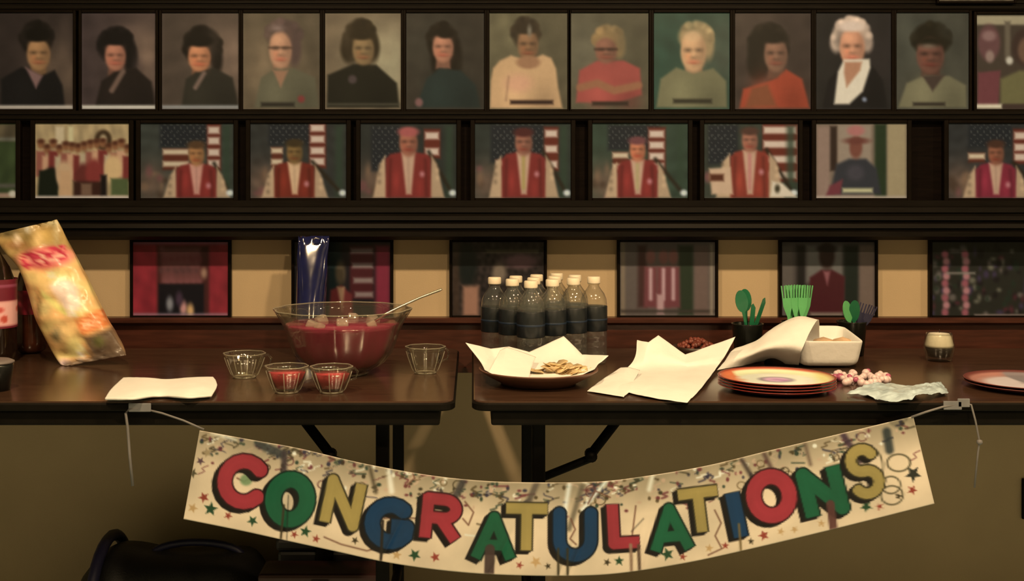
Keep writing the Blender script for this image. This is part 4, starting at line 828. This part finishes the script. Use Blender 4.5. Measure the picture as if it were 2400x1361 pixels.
for k in range(46):
    a = random.uniform(0, 6.28); rr = random.uniform(0, .055)
    cpos = pc+Vector((.045+rr*math.cos(a)*1.1, -.03+rr*math.sin(a)*.7, .030+random.uniform(0, .022)*(1-rr/.06)))
    n = 9; vs = []; Rm = Matrix.Rotation(random.uniform(0, 6), 3, 'Z') @ Matrix.Rotation(random.uniform(-.7, .7), 3, 'X')
    cn = bm.verts.new(cpos+Rm @ Vector((0, 0, -.003)))
    for i in range(n): b_ = 6.283*i/n; vs.append(bm.verts.new(cpos+Rm @ Vector((.019*math.cos(b_), .014*math.sin(b_), .003*math.cos(2*b_)))))
    for i in range(n): bm.faces.new((cn, vs[i], vs[(i+1) % n]))
ch = bmobj('chip_heap', bm, M_CHIP, t2, True); ch['kind'] = 'stuff'
ch.modifiers.new('solid', 'SOLIDIFY').thickness = .0012

# white papers right of the tray, with the snack bowl behind
t = thing('napkin_stack', 'crumpled white napkins with two raised points between plate and cutlery', 'napkin', T(1500, 925))
sheet('napkin_sheet', M_PAPER, t, [
 [T(1462, 930, .002), T(1474, 920, .003), T(1510, 930, .003), T(1560, 938, .003), T(1610, 945, .002)],
 [T(1440, 905, .004), T(1480, 905, .008), T(1530, 908, .006), T(1590, 910, .006), T(1648, 905, .006)],
 [q(1462, 872, 2.72), q(1500, 870, 2.74), q(1545, 866, 2.75), q(1612, 868, 2.75), q(1680, 862, 2.74)],
 [q(1488, 838, 2.77), q(1512, 830, 2.80), q(1550, 828, 2.80), q(1606, 850, 2.79), q(1700, 834, 2.77)],
 [q(1493, 797, 2.80), q(1520, 803, 2.83), q(1543, 787, 2.84), q(1606, 832, 2.82), q(1724, 790, 2.80)]], nu=61, nv=40, sharp=True, crumple=.002, thick=.001)
sheet('napkin_corner', M_PAPER, t, [
 [T(1376, 917, .002), T(1410, 922, .003), T(1462, 931, .002)],
 [T(1412, 890, .006), T(1445, 895, .008), T(1480, 902, .005)],
 [T(1455, 862, .018), T(1475, 862, .02), T(1500, 868, .012)]], nu=26, nv=22, crumple=.0015, thick=.001)
bd = 2.93; c = Vector((X(1632, bd), bd, TZ)); t = thing('snack_bowl', 'low dark bowl of reddish-brown snacks behind the crumpled napkins', 'bowl', c)
lathe('bowl_dish', mat('dark_bowl', (.03, .015, .01), .4), t, [(.0001, 0), (.03, 0), (.05, .02), (.056, .036), (.053, .036), (.045, .02), (.0001, .006)], c, 40)
bm = bmesh.new()
for k in range(60):
    a = random.uniform(0, 6.28); rr = random.uniform(0, .044)
    mtx = Matrix.Translation(c+Vector((rr*math.cos(a), rr*math.sin(a), .030+.018*(1-(rr/.046)**2)+random.uniform(-.002, .003)))) @ Matrix.Rotation(random.uniform(0, 3), 4, 'Z') @ Matrix.Scale(.7, 4, (1, 0, 0))
    bmesh.ops.create_icosphere(bm, subdivisions=1, radius=.0075, matrix=mtx)
nb_ = bmobj('snack_heap', bm, mat('brown_snack', tuple(alb((128, 54, 30))), .45, var=.4, scale=60), t, True); nb_['kind'] = 'stuff'

# ---------------------------------------------------------------- green plastic cutlery in dark cups
M_GRN = mat('green_plastic', tuple(alb((40, 105, 52))), .3, var=.1, coat=.3)
M_LGR = mat('light_green_plastic', tuple(alb((112, 178, 84))), .35, var=.1, coat=.2)
M_DCUP = mat('dark_cup', (.010, .012, .010), .25)
def flat(name, m, parent, pts, th, org, ux, uz):         # extrude a 2D outline (u along ux, v along uz)
    n = ux.cross(uz).normalized(); A = [org+ux*u+uz*v for u, v in pts]; B = [a+n*th for a in A]; k = len(pts)
    V = A+B; Fc = [tuple(range(k)), tuple(range(k, 2*k))[::-1]]+[(i, i+k, (i+1) % k+k, (i+1) % k) for i in range(k)]
    o = mesh(name, V, Fc, m, parent); bm = bmesh.new(); bm.from_mesh(o.data); bmesh.ops.recalc_face_normals(bm, faces=bm.faces); bmesh.ops.triangulate(bm, faces=[f for f in bm.faces if len(f.verts) > 4]); bm.to_mesh(o.data); bm.free(); return o
def fork_pts(L=.165):
    w_, p = .011, [(-.004, 0), (.004, 0), (.0032, L*.55), (.0105, L*.70), (.012, L)]
    xs = [.0085, .0055, .0035, .0005, -.0015, -.0045, -.0065, -.0095]
    for i, x in enumerate([.009, .0075, .0045, .003, 0, -.0015, -.0045, -.006, -.009]):
        pass
    p += [(.009, L), (.0082, L*.82), (.0055, L*.82), (.005, L), (.0022, L), (.0018, L*.82), (-.0018, L*.82), (-.0022, L), (-.005, L), (-.0055, L*.82), (-.0082, L*.82), (-.009, L), (-.012, L)]
    return p+[(-.0105, L*.70), (-.0032, L*.55)]
def spoon_pts(L=.165):
    p = [(-.004, 0), (.004, 0), (.0032, L*.6)]
    p += [(.0155*math.sin(a), L*.83-.028*math.cos(a)) for a in np.linspace(.25, 2*math.pi-.25, 18)]
    return p+[(-.0032, L*.6)]
def knife_pts(L=.17): return [(-.0045, 0), (.0045, 0), (.005, L*.5), (.0085, L*.56), (.0085, L*.92), (.002, L), (-.003, L*.97), (-.0035, L*.5)]
def cutlery(name, label, kind, base, top, m, turn=0.0, group=None, L=.165):
    base = Vector(base); uz = (Vector(top)-base).normalized(); ux = Vector((math.cos(turn), math.sin(turn), 0)); ux = (ux-uz*ux.dot(uz)).normalized()
    t = thing(name, label, 'cutlery', base, group)
    pts = {'fork': fork_pts, 'spoon': spoon_pts, 'knife': knife_pts}[kind](L)
    hd = [p for p in pts if p[1] >= L*.5]; 
    flat('utensil_body', m, t, pts, .0018, base, ux, uz)
    flat('handle_ridge', m, t, [(-.0022, .004), (.0022, .004), (.0016, L*.52), (-.0016, L*.52)], .0034, base, ux, uz)
    return t
def dcup(px, d, R, h, label):
    c = Vector((X(px, d), d, TZ)); t = thing('cutlery_cup', label, 'cup', c, 'dark cups of green cutlery')
    lathe('cup_body', M_DCUP, t, [(.0001, 0), (R*.8, 0), (R, h), (R*1.04, h+.002), (R*1.0, h+.003), (R*.96, h), (R*.76, .003), (.0001, .003)], c, 36); return c
c1 = dcup(1752, 2.99, .038, .080, 'dark cup holding green cutlery, left of the three')
c2 = dcup(1866, 2.99, .036, .085, 'dark cup of light green forks, middle of the three')
c3 = dcup(1996, 3.02, .036, .082, 'dark cup of green spoons behind the bread basket, right of the three')
def up(c, px, py, d): return c, P(px, py, d)
gl, gm, gr = 'green cutlery in the left cup', 'light green forks in the middle cup', 'cutlery in the right cup'
for (n, lb, kd, bx, by, tx, ty, td, m, tn, L_) in [
 ('plastic_spoon', 'dark green plastic spoon standing tall, leftmost in left cup', 'spoon', .006, -.01, 1734, 683, 2.96, M_GRN, .1, .165),
 ('plastic_spoon', 'green plastic spoon tucked behind the tall one in left cup', 'spoon', .004, .008, 1746, 690, 3.0, M_GRN, -.3, .160),
 ('plastic_knife', 'thin green plastic knife leaning right in left cup', 'knife', -.008, -.004, 1786, 712, 2.97, M_GRN, .5, .150),
 ('plastic_knife', 'short green plastic knife between the others in left cup', 'knife', 0, 0, 1762, 728, 2.97, M_GRN, .2, .13)]:
    cutlery(n, lb, kd, c1+Vector((bx, by, .006)), P(tx, ty, td), m, tn, gl, L_)
names = ['leftmost', 'second from left', 'third from left', 'third from right', 'second from right', 'rightmost']
for k, tx in enumerate((1842, 1852, 1863, 1872, 1883, 1894)):
    cutlery('plastic_fork', f'light green plastic fork, {names[k]} in the middle cup', 'fork', c2+Vector(((k-2.5)*.0045, (k % 2)*.010-.005, .006)), P(tx, 672+(k % 3)*2, 2.975+.012*(k % 2)), M_LGR, (k % 3-1)*.25, gm, .172)
cutlery('plastic_spoon', 'pale green plastic spoon tilting left in the right cup', 'spoon', c3+Vector((.012, -.004, .006)), P(1982, 714, 2.99), MATS['light_green_plastic'], .6, gr, .135)
cutlery('plastic_spoon', 'dark green plastic spoon upright in the right cup', 'spoon', c3+Vector((.004, .004, .006)), P(2002, 720, 3.0), M_GRN, .3, gr, .130)
cutlery('plastic_fork', 'smoky grey plastic fork leaning right in the right cup', 'fork', c3+Vector((0, 0, .006)), P(2042, 726, 3.0), mat('smoke_plastic', tuple(alb((64, 54, 58))), .3), .2, gr, .130)
cutlery('plastic_fork', 'dark grey plastic fork nearly upright in the right cup', 'fork', c3+Vector((-.004, .008, .006)), P(2022, 728, 3.02), MATS['smoke_plastic'], -.2, gr, .128)

# ---------------------------------------------------------------- bread basket and draped napkin
t = thing('paper_basket', 'open white paper-lined basket right of the draped napkin', 'basket', T(1945, 868))
def ring(pts, lift=None): return [Vector(p) for p in pts]
def rb(x0, x1, pyf, df, db, zf, zb, rr=.018, n=5):
    cx = [(x1-rr, db-rr, 0), (x0+rr, db-rr, 90), (x0+rr, df+rr, 180), (x1-rr, df+rr, 270)]; out = []
    for (a, b_, a0) in cx:
        for k in range(n):
            th = math.radians(a0+90*k/(n-1)); x, y = a+rr*math.cos(th), b_+rr*math.sin(th); f = (y-df)/(db-df)
            out.append(Vector((x, y, zf*(1-f)+zb*f)))
    return out
x0b, x1b = X(1880, 2.80), X(2010, 2.80); x0t, x1t = X(1876, 2.78), X(2030, 2.78)
rings = [rb(x0b, x1b, 0, 2.80, 2.93, TZ+.001, TZ+.001), rb(x0b-.002, x1b+.006, 0, 2.795, 2.935, TZ+.02, TZ+.02), rb(x0t, x1t-.002, 0, 2.785, 2.945, TZ+.058, TZ+.072), rb(x0t-.001, x1t, 0, 2.782, 2.948, TZ+.066, TZ+.083, .022), rb(x0t+.003, x1t-.004, 0, 2.787, 2.943, TZ+.067, TZ+.084, .02), rb(x0t+.008, x1t-.010, 0, 2.795, 2.935, TZ+.058, TZ+.075), rb(x0b+.008, x1b-.005, 0, 2.81, 2.92, TZ+.03, TZ+.03)]
V = [v for r_ in rings for v in r_]; n = len(rings[0]); Fc = [(i*n+k, i*n+(k+1) % n, (i+1)*n+(k+1) % n, (i+1)*n+k) for i in range(len(rings)-1) for k in range(n)]
Fc += [tuple(range(n))[::-1], tuple(range((len(rings)-1)*n, len(rings)*n))]
V = [v+NZ.noise_vector(v*22)*(.005 if v.z > TZ+.03 else .001) for v in V]
o = mesh('basket_liner', V, Fc, M_PAPER, t, True); o.modifiers.new('sub', 'SUBSURF').levels = 2; o.modifiers['sub'].render_levels = 2
M_ROLL = mat('bread_roll', tuple(alb((225, 165, 100))), .7, var=.2)
for k, (px, dd) in enumerate(((1930, 2.87), (1975, 2.87))):
    c = Vector((X(px, dd), dd, TZ+.045)); lathe('bread_piece', M_ROLL, t, [(.0001, -.018), (.022, -.012), (.028, 0), (.022, .013), (.0001, .020)], c, 20)
t = thing('draped_napkin', 'large white napkin draped in a slope left of the paper basket', 'napkin', T(1780, 850))
sheet('napkin_sheet', M_PAPER, t, [
 [T(1680, 868, .003), T(1742, 856, .004), T(1798, 846, .004), T(1842, 853, .004), T(1872, 855, .004)],
 [q(1700, 845, 2.80), q(1745, 836, 2.80), q(1800, 820, 2.79), q(1845, 818, 2.78), q(1878, 824, 2.77)],
 [q(1712, 826, 2.83), q(1760, 812, 2.83), q(1805, 790, 2.82), q(1850, 782, 2.80), q(1892, 792, 2.78)],
 [q(1724, 817, 2.86), q(1772, 800, 2.86), q(1812, 770, 2.86), q(1864, 748, 2.85), q(1915, 752, 2.82)],
 [q(1730, 820, 2.91), q(1778, 806, 2.91), q(1822, 772, 2.91), q(1870, 748, 2.90), q(1920, 760, 2.88)],
 [q(1742, 836, 2.95), q(1785, 835, 2.95), q(1828, 820, 2.95), q(1872, 800, 2.94), q(1920, 800, 2.93)]], nu=54, nv=44, crumple=.002, thick=.001)
c = Vector((X(1830, 2.885), 2.885, TZ)); t = thing('bread_basket', 'dark shallow basket hidden under the draped napkin', 'basket', c)
lathe('basket_body', mat('dark_wicker', (.03, .02, .008), .7, bump=1, bscale=60), t, [(.0001, 0), (.038, 0), (.046, .028), (.044, .028), (.036, .004), (.0001, .004)], c, 32)

# ---------------------------------------------------------------- party plates
def plate(label, px, d, R, n, art, group='party paper plates'):
    c = Vector((X(px, d), d, TZ)); t = thing('paper_plates', label, 'plate', c, group)
    seg = 72
    for k in range(n):
        z = k*.0058; last = k == n-1
        pr = [(.0001, z+.001), (R*.35, z+.001), (R*.68, z+.001), (R*.76, z+.002), (R*.86, z+.006), (R*.97, z+.0105), (R, z+.011), (R*.99, z+.0122), (R*.97, z+.0118), (R*.92, z+.0095), (R*.86, z+.0072), (R*.80, z+.0045), (R*.72, z+.0034), (R*.58, z+.0033), (R*.46, z+.0033), (R*.36, z+.0033), (R*.26, z+.0033), (R*.16, z+.0033), (.0001, z+.0033)]
        fx = []; fy = []
        for (r_, zz) in pr:
            for i in range(seg): a = 2*math.pi*i/seg; fx.append(r_*math.cos(a)/R*100); fy.append(-r_*math.sin(a)/R*100)
        cv = Canvas(np.array(fx), np.array(fy), (150, 60, 40)); art(cv)
        cc = np.clip(lin(cv.c)/np.array(ILL['table']), .001, .9); cc[:seg*5] = alb((168, 92, 72))
        lathe('plate', MATS.get('plate_print') or mat('plate_print', (1, 1, 1), .35, var=.04, vcol=True, coat=.2), t, pr, c, seg, cols=cc)
    return t
def art1(cv):
    cv.c[:] = (236, 110, 58); r_ = np.hypot(cv.x, cv.y)
    cv.put(r_-90, (255, 236, 150), 3); cv.put(r_-66, (255, 248, 196), 12, .7); cv.poly([(-110, -110), (-66, -110), (-58, 0), (-66, 110), (-110, 110)], (240, 120, 62), 5); cv.poly([(78, -60), (120, -60), (120, 90), (50, 80), (70, 20)], (250, 214, 110), 6, .7)
    cv.put(-(r_-93), (150, 46, 26), 2)
    cv.put(r_-26, (216, 120, 140), 3); cv.put(r_-17, (236, 176, 170), 3); cv.ell(6, 6, 11, 9, (176, 92, 130), 3); cv.put(np.abs(r_-27)-2, (140, 120, 110), 2)
plate('thick stack of orange-rimmed party plates with pink emblem', 1820, 2.525, .120, 4, art1)
def art2(cv):
    r_ = np.hypot(cv.x, cv.y); cv.c[:] = (196, 120, 84); cv.put(r_-70, (255, 226, 184), 6); cv.put(r_-88, (206, 140, 104), 3, .3); cv.rect(-6, 200, -100, 100, (150, 128, 104), 4, .8); cv.put(-(r_-91), (120, 54, 36), 3)
plate('orange-rimmed party plate cut off by the right edge of the photo', 2408, 2.55, .126, 2, art2)

# bead garland
t = thing('bead_garland', 'string of pink and cream beads beside the orange party plates', 'garland', T(2010, 895))
M_B1 = mat('cream_bead', tuple(alb((240, 186, 140))), .3); M_B2 = mat('pink_bead', tuple(alb((190, 84, 84))), .3)
k = 0
bp_ = catmull([T(1945, 905), T(1965, 892), T(1985, 905), T(1998, 884), T(2015, 900), T(2032, 882), T(2048, 898), T(2064, 888), T(2082, 896), T(2060, 903), T(2030, 908), T(1990, 898), T(1968, 885), T(1950, 895)], 44)
for p in bp_:
    k += 1; bm = bmesh.new(); rr = .0062+.0014*((k*7) % 3)
    bmesh.ops.create_uvsphere(bm, u_segments=12, v_segments=8, radius=rr, matrix=Matrix.Translation((p[0], max(p[1], 2.41), TZ+rr+(.006 if k % 3 == 0 else 0))))
    bmobj('bead', bm, M_B2 if (k < 6 or k % 9 == 0) else M_B1, t, True)

# crumpled wrapper
M_WRAP = mat('pale_wrapper', tuple(alb((212, 204, 160))), .3, var=.25, scale=40, coat=.4)
t = thing('crumpled_wrapper', 'crumpled pale green wrapper at the table edge under the votive glass', 'wrapper', T(2110, 935))
sheet('wrapper_sheet', M_WRAP, t, [
 [T(1982, 924, .002), T(2030, 929, .004), T(2075, 942, .004), T(2125, 940, .010), T(2150, 928, .014), T(2190, 925, .010), T(2222, 924, .003)],
 [T(2010, 912, .006), T(2045, 915, .012), T(2085, 920, .014), T(2125, 922, .016), T(2160, 915, .014), T(2192, 912, .012), T(2216, 912, .004)],
 [T(2045, 900, .004), T(2065, 900, .010), T(2095, 903, .010), T(2130, 906, .008), T(2165, 904, .012), T(2190, 898, .012), T(2205, 900, .004)]], nu=56, nv=26, crumple=.007, thick=.0008, cs=48)

# votive glass
vd = 2.925; c = Vector((X(2201, vd), vd, TZ)); t = thing('votive_glass', 'small round glass votive with white candle and dark base', 'candle holder', c)
lathe('votive_cup', M_CLEAR, t, [(.0001, .0), (.026, 0), (.030, .004), (.0355, .030), (.0365, .040), (.031, .062), (.029, .068), (.026, .068), (.028, .060), (.0335, .040), (.030, .012), (.0001, .008)], c, 40)
lathe('candle_wax', mat('white_wax', (.88, .84, .74), .5, var=.03), t, [(.0001, .034), (.0325, .034), (.0332, .040), (.0275, .060), (.024, .066), (.006, .067), (.0001, .068)], c, 36)
lathe('candle_base', mat('dark_blue_base', (.004, .004, .007), .3, spec=.2), t, [(.0001, .009), (.025, .011), (.029, .024), (.032, .0335), (.0001, .0335)], c, 36)
tube('wick', mat('wick', (.02, .015, .01), .9), t, [c+Vector((0, 0, .066)), c+Vector((.001, 0, .076))], .0008, 6)

# ---------------------------------------------------------------- under the tables
def duffel():
    t = thing('duffel_bag', 'black duffel bag with navy end on the floor under the left table', 'bag', P(390, 1500, 2.9)*1.0)
    x0, x1 = X(172, 2.86), X(640, 2.86); y0, y1 = 2.80, 3.10; h = .325; V = []; nx, na = 26, 28
    from mathutils import noise
    for i in range(nx+1):
        f = i/nx; x = x0+(x1-x0)*f; e = min(1, math.sin(math.pi*min(f, 1-f)/.22/2)) if min(f, 1-f) < .22 else 1
        e = .35+.65*e; hh = h*(1.0-.16*min(1, f*3))*(.55+.45*e)
        for k in range(na):
            a = 2*math.pi*k/na; cy, cz = (y0+y1)/2, hh/2
            sx = lambda v: math.copysign(abs(v)**.7, v)
            v = Vector((x, cy+sx(math.cos(a))*(y1-y0)/2*e, cz+sx(math.sin(a))*hh/2)); v += noise.noise_vector(v*9)*.012; v.z = max(v.z, .002); V.append(v)
    Fc = [(i*na+k, i*na+(k+1) % na, (i+1)*na+(k+1) % na, (i+1)*na+k) for i in range(nx) for k in range(na)]+[tuple(range(na))[::-1], tuple(range(nx*na, (nx+1)*na))]
    mesh('bag_body', V, Fc, mat('black_nylon', (.006, .006, .007), .6, var=.3, bump=.4), t, True)
    xm = x0+.06
    tube('end_piping', mat('navy_nylon', (.012, .012, .045), .5), t, [Vector((xm, 2.945+math.cos(a)*.16, .155+math.sin(a)*.155)) for a in np.linspace(-.4, math.pi+.4, 20)], .014, 8)
    tube('bag_handle', MATS['navy_nylon'], t, [Vector((x0+.16+.11*(1-math.cos(a))*1.0, 2.95, .262+.035*math.sin(a))) for a in np.linspace(0, math.pi, 14)], .009, 8)
duffel()
def case(name, label, px0, px1, py, d, dep, m, trimm):
    x0, x1 = X(px0, d), X(px1, d); h = zof(py, d)
    t = thing(name, label, 'box', ((x0+x1)/2, d+dep/2, 0))
    box('case_body', m, t, x0, x1, d, d+dep, 0.001, h-.03, .008)
    box('case_lid', m, t, x0-.004, x1+.004, d-.004, d+dep+.004, h-.029, h, .008)
    box('case_latch', trimm, t, (x0+x1)/2-.02, (x0+x1)/2+.02, d-.010, d-.0045, h-.055, h-.012, .002)
case('storage_box', 'maroon storage box on the floor under the banner', 608, 893, 1345, 2.72, .10, mat('maroon_box', (.035, .010, .010), .5), lampmetal)
case('storage_case', 'black storage case behind the maroon box under the left table', 650, 872, 1262, 2.86, .28, mat('black_case', (.008, .008, .010), .5), M_EDGE)
t = thing('wall_outlet', 'small black outlet plate on the wall at the right edge', 'outlet', P(2408, 1215, WD))
box('outlet_plate', M_EDGE, t, X(2393, WD), X(2460, WD), WD-.008, WD-.0005, zof(1215, WD), zof(1120, WD), .003)
